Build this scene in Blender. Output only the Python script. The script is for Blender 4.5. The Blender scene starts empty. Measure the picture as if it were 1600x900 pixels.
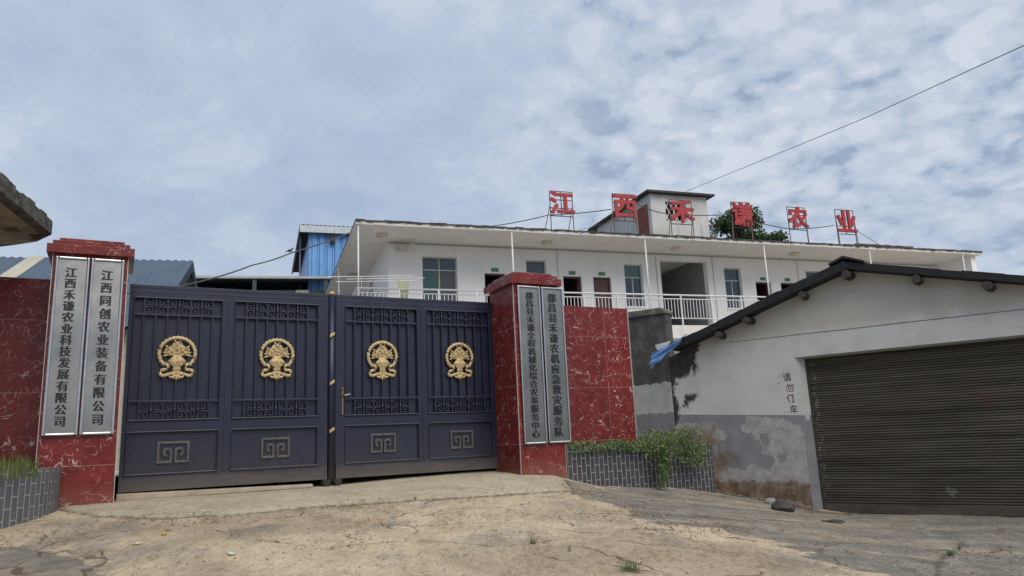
import bpy, math, random
import numpy as np
from mathutils import Vector, Matrix
random.seed(7); rng = np.random.default_rng(11)
R = math.radians
scene = bpy.context.scene
COL = scene.collection

# ------------------------------------------------------------------ camera
cam_f = 1150.0; cam_pitch = R(11.6); cam_roll = R(2.6); CZ = 1.6
vf = Vector((0, math.cos(cam_pitch), math.sin(cam_pitch)))
r0 = Vector((1, 0, 0)); u0 = r0.cross(vf)
vr = r0 * math.cos(cam_roll) - u0 * math.sin(cam_roll)
vu = u0 * math.cos(cam_roll) + r0 * math.sin(cam_roll)
cd = bpy.data.cameras.new('camera'); cam = bpy.data.objects.new('camera', cd); COL.objects.link(cam)
m = Matrix((vr, vu, -vf)).transposed().to_4x4(); m.translation = Vector((0, 0, CZ)); cam.matrix_world = m
cd.sensor_width = 36; cd.lens = 36 * cam_f / 1600; cd.clip_end = 3000; cd.clip_start = 0.1
scene.camera = cam

def ray(px, py): return vf * cam_f + vr * (px - 800) + vu * (450 - py)
def at_dist(px, py, t):            # point on that sight line at horizontal distance t
    r = ray(px, py); k = t / math.hypot(r.x, r.y); return Vector((0, 0, CZ)) + r * k
def at_z(px, py, z):
    r = ray(px, py); return Vector((0, 0, CZ)) + r * ((z - CZ) / r.z)

# ------------------------------------------------------------------ light
SUN_EL, SUN_AZ = R(48), R(146)     # azimuth from +Y towards +X
world = bpy.data.worlds.new('World'); scene.world = world; world.use_nodes = True
wn = world.node_tree; wn.nodes.clear()
def W(t, **k):
    n = wn.nodes.new(t)
    for a, b in k.items(): setattr(n, a, b)
    return n
sky = W('ShaderNodeTexSky', sky_type='NISHITA', sun_disc=False, sun_elevation=SUN_EL, sun_rotation=SUN_AZ, air_density=1.0, dust_density=1.5)
bg_sky = W('ShaderNodeBackground'); bg_sky.inputs[1].default_value = 0.06
wn.links.new(sky.outputs[0], bg_sky.inputs[0])
def wmath(op, a, b=None, clamp=False):
    n = W('ShaderNodeMath', operation=op, use_clamp=clamp)
    for i, v in enumerate((a, b)):
        if v is None: continue
        if isinstance(v, (int, float)): n.inputs[i].default_value = v
        else: wn.links.new(v, n.inputs[i])
    return n.outputs[0]
tc = W('ShaderNodeTexCoord'); sep = W('ShaderNodeSeparateXYZ'); wn.links.new(tc.outputs['Generated'], sep.inputs[0])
zz = wmath('ADD', wmath('MAXIMUM', sep.outputs[2], 0.0), 0.30)
cx_, cy_ = wmath('DIVIDE', sep.outputs[0], zz), wmath('DIVIDE', sep.outputs[1], zz)
comb = W('ShaderNodeCombineXYZ'); wn.links.new(cx_, comb.inputs[0]); wn.links.new(cy_, comb.inputs[1])
def wnoise(scale, detail, rough, dist=0.0, off=(0, 0, 0), sc=(1, 1, 1)):
    mp = W('ShaderNodeMapping'); mp.inputs['Location'].default_value = off; mp.inputs['Scale'].default_value = sc
    mp.inputs['Rotation'].default_value = (0, 0, R(35)); wn.links.new(comb.outputs[0], mp.inputs[0])
    n = W('ShaderNodeTexNoise'); n.inputs['Scale'].default_value = scale; n.inputs['Detail'].default_value = detail
    n.inputs['Roughness'].default_value = rough; n.inputs['Distortion'].default_value = dist
    wn.links.new(mp.outputs[0], n.inputs['Vector']); return n.outputs[0]
def wramp(fac, stops, interp='EASE'):
    r = W('ShaderNodeValToRGB'); r.color_ramp.interpolation = interp
    while len(r.color_ramp.elements) < len(stops): r.color_ramp.elements.new(0.5)
    for e, (p, c) in zip(r.color_ramp.elements, stops):
        e.position = p; e.color = (c, c, c, 1) if isinstance(c, (int, float)) else (*c, 1)
    wn.links.new(fac, r.inputs[0]); return r.outputs[0]
def wmix(fac, a, b):
    n = W('ShaderNodeMix', data_type='RGBA')
    for i, v in ((0, fac), (6, a), (7, b)):
        if isinstance(v, (int, float)): n.inputs[i].default_value = v
        elif isinstance(v, tuple): n.inputs[i].default_value = (*v, 1)
        else: wn.links.new(v, n.inputs[i])
    return n.outputs[2]
big = wnoise(1.3, 7, 0.62, 0.3, (3.1, 1.7, 0))
mid = wnoise(3.4, 8, 0.64, 0.3, (0.4, 5.2, 2))
puff = wnoise(15.0, 8, 0.62, 0.1, (7.3, 2.2, 0))
blot = wnoise(4.0, 5, 0.6, 0.3, (1.3, 8.2, 4))
wv = W('ShaderNodeVectorMath', operation='MULTIPLY_ADD'); wnz = W('ShaderNodeTexNoise'); wnz.inputs['Scale'].default_value = 9; wnz.inputs['Detail'].default_value = 5
wn.links.new(comb.outputs[0], wnz.inputs['Vector']); wn.links.new(wnz.outputs[1], wv.inputs[0]); wv.inputs[1].default_value = (.17, .17, 0); wn.links.new(comb.outputs[0], wv.inputs[2])
cell = W('ShaderNodeTexVoronoi', feature='SMOOTH_F1'); cell.inputs['Scale'].default_value = 16.0; cell.inputs['Smoothness'].default_value = .6; wn.links.new(wv.outputs[0], cell.inputs['Vector'])
cl_ = wmath('SUBTRACT', 0.80, cell.outputs['Distance'])
pf = wmath('ADD', wmath('MULTIPLY', puff, 0.42), wmath('ADD', wmath('MULTIPLY', blot, 0.40), wmath('MULTIPLY', cl_, 0.30)))
# altocumulus mottling stands mostly to the right, smooth stratus to the left
side = wramp(wmath('ADD', wmath('MULTIPLY', cx_, 0.75), wmath('MULTIPLY', big, 0.9)), [(0.33, 0.0), (0.62, 1.0)])
sheet = wramp(big, [(0.34, (.41, .51, .67)), (0.50, (.49, .575, .72)), (0.64, (.63, .69, .80))])
sheet2 = wramp(mid, [(0.36, (.38, .48, .64)), (0.50, (.48, .57, .71)), (0.62, (.65, .71, .81))])
sheet_c = wmix(0.55, sheet, sheet2)
puffs = wramp(pf, [(0.39, (.33, .43, .58)), (0.45, (.46, .54, .67)), (0.51, (.58, .635, .745)), (0.60, (.73, .765, .84))])
puffs = wmix(0.30, puffs, sheet_c)
cloud_c = wmix(wmath('MULTIPLY', side, 0.92), sheet_c, puffs)
# paler and flatter near the horizon
hz = wramp(sep.outputs[2], [(0.05, 1.0), (0.40, 0.0)])
cloud_c = wmix(wmath('MULTIPLY', hz, 0.55), cloud_c, (.46, .55, .69))
bg_cl = W('ShaderNodeBackground'); wn.links.new(cloud_c, bg_cl.inputs[0]); bg_cl.inputs[1].default_value = 0.595
gap = wramp(pf, [(0.34, 0.65), (0.44, 0.96)])
gapm = wmath('ADD', wmath('MULTIPLY', wmath('SUBTRACT', gap, 0.96), side), 0.96, True)
mx = W('ShaderNodeMixShader'); wn.links.new(gapm, mx.inputs[0]); wn.links.new(bg_sky.outputs[0], mx.inputs[1]); wn.links.new(bg_cl.outputs[0], mx.inputs[2])
wo = W('ShaderNodeOutputWorld'); wn.links.new(mx.outputs[0], wo.inputs[0])

sl = bpy.data.lights.new('sun', 'SUN'); sl.energy = 1.5; sl.angle = R(50); sl.color = (1.0, 0.91, 0.79)
so = bpy.data.objects.new('sun', sl); COL.objects.link(so)
sd = Vector((math.sin(SUN_AZ) * math.cos(SUN_EL), math.cos(SUN_AZ) * math.cos(SUN_EL), math.sin(SUN_EL)))
so.rotation_euler = sd.to_track_quat('Z', 'Y').to_euler(); so.location = (0, 0, 60)
vs = scene.view_settings; vs.view_transform = 'Standard'; vs.look = 'None'; vs.exposure = 0.75; vs.gamma = 1.0; vs.use_curve_mapping = False
scene.cycles.max_bounces = 6; scene.cycles.use_denoising = True

# ------------------------------------------------------------------ materials
class NT:
    def __init__(s, name, rough=0.8, metal=0.0, spec=0.5, base=(.5, .5, .5)):
        s.m = bpy.data.materials.new(name); s.m.use_nodes = True; s.t = s.m.node_tree
        s.b = s.t.nodes['Principled BSDF']; s.b.inputs['Roughness'].default_value = rough
        s.b.inputs['Metallic'].default_value = metal; s.b.inputs['Specular IOR Level'].default_value = spec
        s.b.inputs['Base Color'].default_value = (*base, 1)
        s.tc = s.n('ShaderNodeTexCoord'); s.obj = s.tc.outputs['Object']
    def n(s, t, **k):
        n = s.t.nodes.new(t)
        for a, b in k.items(): setattr(n, a, b)
        return n
    def put(s, sock, v):
        if isinstance(v, (int, float)): sock.default_value = v
        elif isinstance(v, tuple): sock.default_value = (*v, 1) if sock.type == 'RGBA' and len(v) == 3 else v
        else: s.t.links.new(v, sock)
    def map(s, sc=(1, 1, 1), loc=(0, 0, 0), rot=(0, 0, 0), src=None):
        m = s.n('ShaderNodeMapping'); m.inputs['Scale'].default_value = sc; m.inputs['Location'].default_value = loc; m.inputs['Rotation'].default_value = rot
        s.t.links.new(src or s.obj, m.inputs[0]); return m.outputs[0]
    def noise(s, scale, detail=4, rough=0.55, dist=0, v=None, color=False):
        n = s.n('ShaderNodeTexNoise'); n.inputs['Scale'].default_value = scale; n.inputs['Detail'].default_value = detail
        n.inputs['Roughness'].default_value = rough; n.inputs['Distortion'].default_value = dist
        s.t.links.new(v or s.obj, n.inputs['Vector']); return n.outputs[1 if color else 0]
    def voro(s, scale, feature='F1', v=None, out='Distance', rnd=1.0):
        n = s.n('ShaderNodeTexVoronoi', feature=feature); n.inputs['Scale'].default_value = scale; n.inputs['Randomness'].default_value = rnd
        s.t.links.new(v or s.obj, n.inputs['Vector']); return n.outputs[out]
    def ramp(s, fac, stops, interp='LINEAR'):
        r = s.n('ShaderNodeValToRGB'); r.color_ramp.interpolation = interp
        while len(r.color_ramp.elements) < len(stops): r.color_ramp.elements.new(0.5)
        for e, (p, c) in zip(r.color_ramp.elements, stops):
            e.position = p; e.color = (c, c, c, 1) if isinstance(c, (int, float)) else (*c, 1)
        s.put(r.inputs[0], fac); return r.outputs[0]
    def math(s, op, a, b=None, clamp=False):
        n = s.n('ShaderNodeMath', operation=op, use_clamp=clamp); s.put(n.inputs[0], a)
        if b is not None: s.put(n.inputs[1], b)
        return n.outputs[0]
    def mix(s, fac, a, b, blend='MIX'):
        n = s.n('ShaderNodeMix', data_type='RGBA', blend_type=blend); s.put(n.inputs[0], fac); s.put(n.inputs[6], a); s.put(n.inputs[7], b); return n.outputs[2]
    def xyz(s, v=None):
        n = s.n('ShaderNodeSeparateXYZ'); s.t.links.new(v or s.obj, n.inputs[0]); return n.outputs
    def warp(s, scale, amt, v=None):
        nz = s.noise(scale, 3, .5, 0, v, True)
        a = s.n('ShaderNodeVectorMath', operation='SUBTRACT'); s.t.links.new(nz, a.inputs[0]); a.inputs[1].default_value = (.5, .5, .5)
        b = s.n('ShaderNodeVectorMath', operation='SCALE'); s.t.links.new(a.outputs[0], b.inputs[0]); b.inputs[3].default_value = amt
        c = s.n('ShaderNodeVectorMath', operation='ADD'); s.t.links.new(b.outputs[0], c.inputs[0]); s.t.links.new(v or s.obj, c.inputs[1]); return c.outputs[0]
    def color(s, v): s.put(s.b.inputs['Base Color'], v)
    def rough(s, v): s.put(s.b.inputs['Roughness'], v)
    def bump(s, h, strength=0.3, dist=0.01):
        b = s.n('ShaderNodeBump'); b.inputs['Strength'].default_value = strength; b.inputs['Distance'].default_value = dist
        s.put(b.inputs['Height'], h); s.t.links.new(b.outputs[0], s.b.inputs['Normal'])

def simple(name, c, rough=.7, metal=0, var=.15, scale=6, bump=0, spec=.5):
    t = NT(name, rough, metal, spec)
    n = t.noise(scale, 5, .6)
    a = tuple(x * (1 - var) for x in c); b = tuple(min(1, x * (1 + var)) for x in c)
    t.color(t.ramp(n, [(.3, a), (.7, b)]))
    if bump: t.bump(t.noise(scale * 6, 4), bump, .01)
    return t.m

def mk_marble(xj):
    t = NT('red_marble_tile', .25, 0, .32)
    g = t.noise(5, 5, .6)
    base = t.ramp(g, [(.3, (.120, .015, .015)), (.55, (.165, .022, .020)), (.75, (.20, .030, .027))])
    def strokes(sc, dist, loc, width, msc, lo, hi):
        v = t.map((1, 1, 1), loc); nn = t.noise(sc, 1.2, .4, dist, v)
        band = t.math('SUBTRACT', 1.0, t.math('DIVIDE', t.math('ABSOLUTE', t.math('SUBTRACT', nn, .5)), t.math('MULTIPLY', t.noise(11, 2, .5, 0, v), width)), True)
        mk = t.ramp(t.noise(msc, 2, .5, 0, t.map((1, 1, 1), (loc[1], loc[2], loc[0]))), [(lo, 0), (hi, 1)])
        return t.math('MULTIPLY', t.math('MULTIPLY', band, 2.2, True), mk)
    f = t.math('MAXIMUM', strokes(3.0, .8, (4, 2, 9), .014, 5.0, .52, .56), strokes(4.6, .6, (1, 7, 3), .015, 6.0, .52, .56))
    f = t.math('MAXIMUM', f, strokes(6.5, .4, (8, 5, 1), .016, 5.0, .54, .58))
    f = t.math('MAXIMUM', f, t.math('MULTIPLY', strokes(12, .8, (2, 9, 6), .024, 9.0, .53, .58), .45))
    veins = t.ramp(t.noise(14, 2), [(.35, (.34, .19, .18)), (.65, (.60, .48, .46))])
    c = t.mix(t.math('MULTIPLY', f, .85), base, veins)
    # joints between the tiles, 0.99 m courses
    x, y, z = t.xyz()
    def joint(v, pitch, off, wdt=.004):
        mm = t.math('MODULO', t.math('ADD', v, 50 * pitch - off), pitch)
        return t.math('LESS_THAN', t.math('ABSOLUTE', t.math('SUBTRACT', mm, pitch / 2)), wdt)
    j = joint(z, 1.0, .01)
    if xj: j = t.math('MAXIMUM', j, joint(x, 1.4, .75))
    c = t.mix(t.math('MULTIPLY', j, .7), c, (.34, .22, .20))
    sl3 = t.n('ShaderNodeCombineXYZ'); t.put(sl3.inputs[0], t.math('FLOOR', t.math('DIVIDE', t.math('ADD', x, 49.0 - 1.45), 1.4))); t.put(sl3.inputs[2], t.math('FLOOR', t.math('ADD', z, 9.49)))
    wn_ = t.n('ShaderNodeTexWhiteNoise', noise_dimensions='3D'); t.t.links.new(sl3.outputs[0], wn_.inputs['Vector'])
    c = t.mix(1, c, t.ramp(wn_.outputs['Value'], [(0, .90), (1, 1.1)]), 'MULTIPLY')
    # splash dust near the ground
    dz = t.ramp(t.math('ADD', z, t.math('MULTIPLY', t.noise(4, 4), .5)), [(.15, .5), (.55, 0)])
    c = t.mix(dz, c, (.24, .13, .09))
    t.color(c); t.rough(t.ramp(t.noise(3, 4), [(.3, .16), (.7, .34)])); t.bump(j, -.3, .004)
    return t.m
marble = mk_marble(False); marble_wall = mk_marble(True)

def mk_plaster(name, c=(.60, .60, .60), dirt=.3, var=.06):
    t = NT(name, .9, 0, .2)
    a = tuple(v * (1 - var) for v in c)
    k = t.ramp(t.noise(1.3, 5, .6), [(.3, a), (.7, c)])
    st = t.ramp(t.noise(2.2, 6, .65, .3, t.map((2.2, 2.2, .25))), [(.55, 0), (.78, 1)])
    k = t.mix(t.math('MULTIPLY', st, dirt), k, (.20, .19, .17))
    t.color(k); t.bump(t.noise(40, 4), .12, .01); return t.m
office_plaster = mk_plaster('office_white_plaster', (.79, .80, .815), .2)
tower_plaster = mk_plaster('stained_tower_plaster', (.60, .62, .62), .6, .2)
soffit_m = mk_plaster('soffit_plaster', (.74, .725, .69), .4, .10)

def mk_edge():
    t = NT('weathered_slab_edge', .9, 0, .2)
    x, y, z = t.xyz()
    n = t.noise(3.5, 6, .7, .4, t.map((1, 1, 2.2)))
    zz = t.math('ADD', t.math('MULTIPLY', t.math('SUBTRACT', z, 7.915), 4.0), n)
    t.color(t.ramp(zz, [(.30, (.62, .62, .60)), (.42, (.42, .41, .39)), (.50, (.10, .096, .092)), (.70, (.04, .039, .038)), (.9, (.12, .115, .11))]))
    t.bump(t.noise(18, 5, .7), .7, .03); return t.m
edge_m = mk_edge()

def mk_garage_wall():
    t = NT('garage_painted_plaster', .92, 0, .2)
    x, y, z = t.xyz()
    w = t.warp(3, .12)
    xs, ys, zs = t.xyz(w)
    white = t.ramp(t.noise(1.6, 6, .62), [(.25, (.44, .44, .415)), (.5, (.56, .56, .54)), (.8, (.62, .62, .60))])
    # yellowish tint high in the gable
    up = t.ramp(t.math('ADD', z, t.math('MULTIPLY', t.noise(2, 3), .6)), [(.0, 0), (1, 1)])
    hi = t.math('MULTIPLY', t.math('SUBTRACT', t.math('ADD', z, t.math('MULTIPLY', t.math('SUBTRACT', t.noise(1.8, 4), .5), .5)), 3.28), 6.0, True)
    white = t.mix(t.math('MULTIPLY', hi, .55), white, (.42, .395, .335))
    speck = t.ramp(t.noise(22, 4, .7), [(.66, 0), (.74, 1)])
    speckm = t.ramp(t.noise(1.4, 3, .6, 0, t.map((1, 1, 1), (5, 0, 1))), [(.50, 0), (.65, 1)])
    white = t.mix(t.math('MULTIPLY', t.math('MULTIPLY', speck, speckm), .6), white, (.17, .14, .10))
    # grey dado with peeled patches
    grey = t.ramp(t.noise(3, 5, .6), [(.3, (.20, .20, .215)), (.7, (.28, .278, .30))])
    bare = t.ramp(t.noise(5, 6, .65), [(.3, (.27, .25, .225)), (.6, (.42, .415, .41)), (.8, (.50, .495, .49))])
    at = t.n('ShaderNodeAttribute', attribute_name='stains'); sc3 = t.n('ShaderNodeSeparateColor'); t.t.links.new(at.outputs['Color'], sc3.inputs[0]); mG, mP, mR = sc3.outputs
    def ragged(v, amt, k, sc=7, loc=(0, 0, 0), thr=.5):
        q = t.math('ADD', v, t.math('MULTIPLY', t.math('SUBTRACT', t.noise(sc, 7, .72, .2, t.map((1, 1, 1), loc)), .5), amt))
        return t.math('MULTIPLY', t.math('SUBTRACT', q, thr), k, True)
    peel = t.math('SUBTRACT', 1.0, ragged(mP, 1.5, 16, 6, (2, 0, 1)))
    scab = t.ramp(t.noise(7, 7, .75, 0, t.map((1, 1, 1), (4, 0, 2))), [(.60, 0), (.63, 1)])
    lowc = t.mix(peel, grey, t.mix(t.math('MULTIPLY', scab, .6), bare, (.16, .155, .16)))
    rust = ragged(mR, 2.6, 1.6, 4.5, (0, 3, 4), .45)
    lowc = t.mix(t.math('MULTIPLY', rust, .75), lowc, t.ramp(t.noise(6, 5, .7), [(.3, (.11, .085, .065)), (.6, (.25, .15, .09))]))
    band = t.math('SUBTRACT', 1.80, t.math('MULTIPLY', x, .06))
    isw = t.math('GREATER_THAN', t.math('ADD', z, t.math('MULTIPLY', t.noise(30, 2), .012)), band)
    c = t.mix(isw, lowc, white)
    # earth line at the foot
    foot = t.math('MULTIPLY', t.math('SUBTRACT', t.math('ADD', t.math('SUBTRACT', .60, t.math('MULTIPLY', x, .04)), t.math('MULTIPLY', t.math('SUBTRACT', t.noise(2.2, 6, .72), .5), .7)), z), 10.0, True)
    soil = t.ramp(t.noise(5, 7, .72), [(.3, (.06, .045, .03)), (.48, (.17, .12, .08)), (.6, (.25, .20, .155)), (.8, (.28, .26, .24))])
    c = t.mix(foot, c, soil)
    # black mould at the left corner under the eave, its run-off and a patch
    mou = t.ramp(t.noise(7, 7, .74), [(.3, (.022, .021, .020)), (.55, (.060, .058, .055)), (.72, (.13, .125, .118))])
    c = t.mix(t.math('MAXIMUM', ragged(mG, 1.3, 4, 9, (5, 1, 7), .40), t.math('MULTIPLY', ragged(mG, 2.2, 1.6, 4, (1, 5, 2), .38), .55)), c, mou)
    # hairline cracks
    cr_ = t.math('MULTIPLY', t.math('LESS_THAN', t.voro(.7, 'DISTANCE_TO_EDGE', t.warp(3, .22)), .0025), t.ramp(t.noise(1.3, 2), [(.58, 0), (.62, .5)]))
    c = t.mix(cr_, c, (.12, .11, .10))
    t.color(c); t.bump(t.mix(.5, t.noise(30, 5, .7), t.math('MULTIPLY', peel, -.6)), .35, .012); return t.m
garage_wall_m = mk_garage_wall()

def mk_pier():
    t = NT('mould_blackened_render', .92, 0, .2)
    x, y, z = t.xyz()
    mou = t.ramp(t.noise(3.4, 7, .68, .3), [(.28, (.040, .039, .038)), (.5, (.085, .083, .080)), (.72, (.155, .152, .148)), (.85, (.24, .235, .23))])
    wh = t.ramp(t.noise(3, 5, .6), [(.3, (.34, .34, .32)), (.7, (.48, .48, .46))])
    gr = t.ramp(t.noise(3, 5), [(.3, (.16, .16, .17)), (.7, (.25, .245, .25))])
    zn = t.math('ADD', z, t.math('MULTIPLY', t.math('SUBTRACT', t.noise(5, 6, .7), .5), .22))
    c = t.mix(t.math('GREATER_THAN', zn, 2.0), gr, wh)
    c = t.mix(t.math('GREATER_THAN', zn, 2.62), c, mou)
    t.color(c); t.bump(t.noise(25, 5, .7), .4, .012); return t.m
pier_m = mk_pier()

def mk_shutter():
    t = NT('old_shutter_paint', .55, .25, .4)
    x, y, z = t.xyz()
    c = t.ramp(t.noise(2.2, 5, .65, 0, t.map((.35, 1, 2.5))), [(.3, (.052, .046, .035)), (.6, (.088, .079, .060)), (.8, (.125, .112, .085))])
    c = t.mix(1, c, t.ramp(t.noise(6, 3, .6, 0, t.map((.06, 1, 2.6), (1, 1, 1))), [(.35, .72), (.65, 1.3)]), 'MULTIPLY')
    rs = t.ramp(t.noise(5, 6, .7, 0, t.map((1.6, 1, .3), (7, 7, 7))), [(.58, 0), (.72, .5)]); c = t.mix(rs, c, (.085, .045, .025))
    red = t.math('MULTIPLY', t.ramp(t.noise(3.6, 3, .5, .2, t.map((1, 1, 1.2), (1, 0, 2))), [(.56, 0), (.66, 1)]),
                 t.math('MULTIPLY', t.math('GREATER_THAN', z, 1.72), t.math('LESS_THAN', z, 2.22)))
    c = t.mix(t.math('MULTIPLY', red, .35), c, (.10, .025, .022))
    # scraped pale marks
    sp = t.math('GREATER_THAN', t.noise(11, 6, .75, 0, t.map((.7, 1, 1.6), (3, 3, 6))), .735)
    c = t.mix(t.math('MULTIPLY', sp, .75), c, (.34, .33, .31))
    ed = t.math('MULTIPLY', t.math('LESS_THAN', x, .16), t.math('GREATER_THAN', t.noise(15, 5, .7), .56))
    c = t.mix(t.math('MULTIPLY', ed, .55), c, (.28, .27, .25))
    d2 = t.n('ShaderNodeVectorMath', operation='DISTANCE'); t.t.links.new(t.warp(9, .25), d2.inputs[0]); d2.inputs[1].default_value = (2.1, .24, .42)
    c = t.mix(t.math('MULTIPLY', t.math('LESS_THAN', t.math('ADD', d2.outputs['Value'], t.math('MULTIPLY', t.noise(14, 5, .7), .25)), .20), .30), c, (.42, .41, .40))
    dust = t.ramp(z, [(.08, .5), (.6, 0)])
    c = t.mix(t.math('MULTIPLY', dust, t.noise(6, 4)), c, (.14, .11, .08))
    t.color(c); return t.m
shutter_m = mk_shutter()

def mk_gate():
    t = NT('navy_gate_paint', .38, .15, .5)
    x, y, z = t.xyz()
    c = t.ramp(t.noise(3, 5, .6), [(.3, (.011, .014, .032)), (.7, (.018, .023, .049))])
    dn = t.math('ADD', z, t.math('MULTIPLY', t.math('SUBTRACT', t.noise(3, 6, .7, 0, t.map((.5, 1, 2.5))), .5), .5))
    dust = t.ramp(dn, [(.0, .9), (.14, .55), (.30, .16), (.62, .04), (1.0, 0)])
    c = t.mix(dust, c, (.125, .105, .083))
    sp = t.math('MULTIPLY', t.math('GREATER_THAN', t.noise(38, 3, .6), .70), t.ramp(t.noise(2.2, 2, .5, 0, t.map((1, 1, 1), (.2, 0, 0))), [(.50, 0), (.62, 1)]))
    sp = t.math('MULTIPLY', sp, t.math('LESS_THAN', z, .85))
    c = t.mix(t.math('MULTIPLY', sp, .55), c, (.22, .22, .23))
    t.color(c); t.rough(t.ramp(dn, [(.0, .8), (.35, .36)])); return t.m
gate_m = mk_gate()

def mk_gold():
    t = NT('antique_gold', .58, .25, .4)
    t.color(t.ramp(t.noise(38, 4, .6), [(.32, (.22, .15, .085)), (.5, (.49, .38, .20)), (.72, (.66, .56, .33))])); return t.m
gold_m = mk_gold()
bronze_m = simple('dull_bronze', (.10, .092, .088), .5, .5, .3, 20)
brass_m = simple('worn_brass', (.50, .37, .17), .45, .7, .25, 30)

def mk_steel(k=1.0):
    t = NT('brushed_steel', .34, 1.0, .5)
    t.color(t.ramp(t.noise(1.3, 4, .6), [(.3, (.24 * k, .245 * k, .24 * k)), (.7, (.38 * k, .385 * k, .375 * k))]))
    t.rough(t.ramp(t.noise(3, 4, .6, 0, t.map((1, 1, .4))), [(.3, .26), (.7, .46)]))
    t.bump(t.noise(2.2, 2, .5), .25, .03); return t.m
steel_m = mk_steel(); steel_dim_reflect_m = mk_steel(.80)  # darker copy of the steel paints the right plaques' dimmer reflection
trim_m = simple('polished_steel_trim', (.52, .53, .53), .25, 1.0, .12, 4)
ink_m = simple('black_lettering', (.008, .010, .014), .5, 0, .1)
red_paint_m = simple('faded_red_sign_paint', (.36, .028, .034), .55, 0, .22, 5)
frame_dark_m = simple('rusty_dark_steel', (.12, .095, .085), .8, .3, .4, 14)
white_metal_m = simple('white_painted_steel', (.62, .63, .64), .45, .1, .12, 8)
brush_red_m = simple('dark_red_brush_paint', (.11, .022, .020), .8, 0, .3, 20)
win_frame_m = simple('pale_aluminium', (.42, .44, .42), .4, .4, .1)
green_sign_m = simple('green_plate', (.05, .20, .12), .5, 0, .1)
white_m = simple('white_plastic', (.55, .53, .48), .5, 0, .1)
door_red_m = simple('maroon_door_wood', (.075, .026, .026), .4, 0, .25, 6)
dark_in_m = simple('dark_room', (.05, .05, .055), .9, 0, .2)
def mk_glass(name, c, ro=.06):
    t = NT(name, ro, 0, .8); t.color(t.ramp(t.noise(1.2, 2), [(.3, tuple(v * .8 for v in c)), (.7, c)])); t.bump(t.noise(1.5, 2), .06, .05); return t.m
glass_teal = mk_glass('teal_window_glass', (.020, .085, .075))
glass_blue = mk_glass('blue_window_glass', (.018, .040, .055))
glass_dark = mk_glass('dark_window_pane', (.035, .036, .045), .25)
brick_red_m = simple('exposed_red_brick', (.20, .065, .045), .9, 0, .4, 12, .4)
tar_m = simple('black_roof_felt', (.009, .010, .012), .75, 0, .45, 9, .4)
log_m = simple('weathered_log', (.034, .029, .025), .9, 0, .5, 12, .5)
concrete_m = simple('grey_concrete', (.26, .25, .235), .9, 0, .25, 5, .4)
sill_m = simple('dusty_concrete', (.36, .31, .24), .9, 0, .18, 5, .3)
soil_m = simple('dry_soil', (.16, .11, .07), .95, 0, .3, 8, .5)
rubber_m = simple('black_rubber', (.02, .02, .022), .7)
bark_m = simple('tree_bark', (.09, .07, .055), .9, 0, .3, 10, .5)
cable_m = simple('black_cable', (.07, .075, .085), .6)

def mk_bricktile(name, tile_a, tile_b, grout):
    """tiles are laid by the UV of the wall, in metres"""
    t = NT(name, .5, 0, .4)
    uv = t.tc.outputs['UV']
    mp = t.n('ShaderNodeMapping'); mp.inputs['Rotation'].default_value = (0, 0, R(90)); t.t.links.new(uv, mp.inputs[0])
    b = t.n('ShaderNodeTexBrick'); t.t.links.new(mp.outputs[0], b.inputs['Vector'])
    b.inputs['Scale'].default_value = 1.0; b.inputs['Brick Width'].default_value = .255; b.inputs['Row Height'].default_value = .088
    b.inputs['Mortar Size'].default_value = .0062; b.inputs['Mortar Smooth'].default_value = .1; b.inputs['Bias'].default_value = 0
    t.put(b.inputs['Color1'], tile_a); t.put(b.inputs['Color2'], tile_b); t.put(b.inputs['Mortar'], grout)
    c = t.mix(t.math('MULTIPLY', t.noise(5, 5, .65), .35), b.outputs['Color'], (.15, .14, .13))
    x, y, z = t.xyz(uv)
    du = t.math('ADD', y, t.math('MULTIPLY', t.noise(3, 4), .25))
    c = t.mix(t.ramp(du, [(.12, .55), (.34, 0)]), c, (.22, .165, .11))
    t.color(c); t.bump(b.outputs['Fac'], -.5, .006); return t.m
tile_l_m = mk_bricktile('grey_strip_tiles', (.085, .105, .125), (.115, .135, .155), (.36, .35, .32))
tile_r_m = mk_bricktile('slate_strip_tiles', (.017, .021, .031), (.030, .036, .050), (.30, .29, .28))

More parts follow.
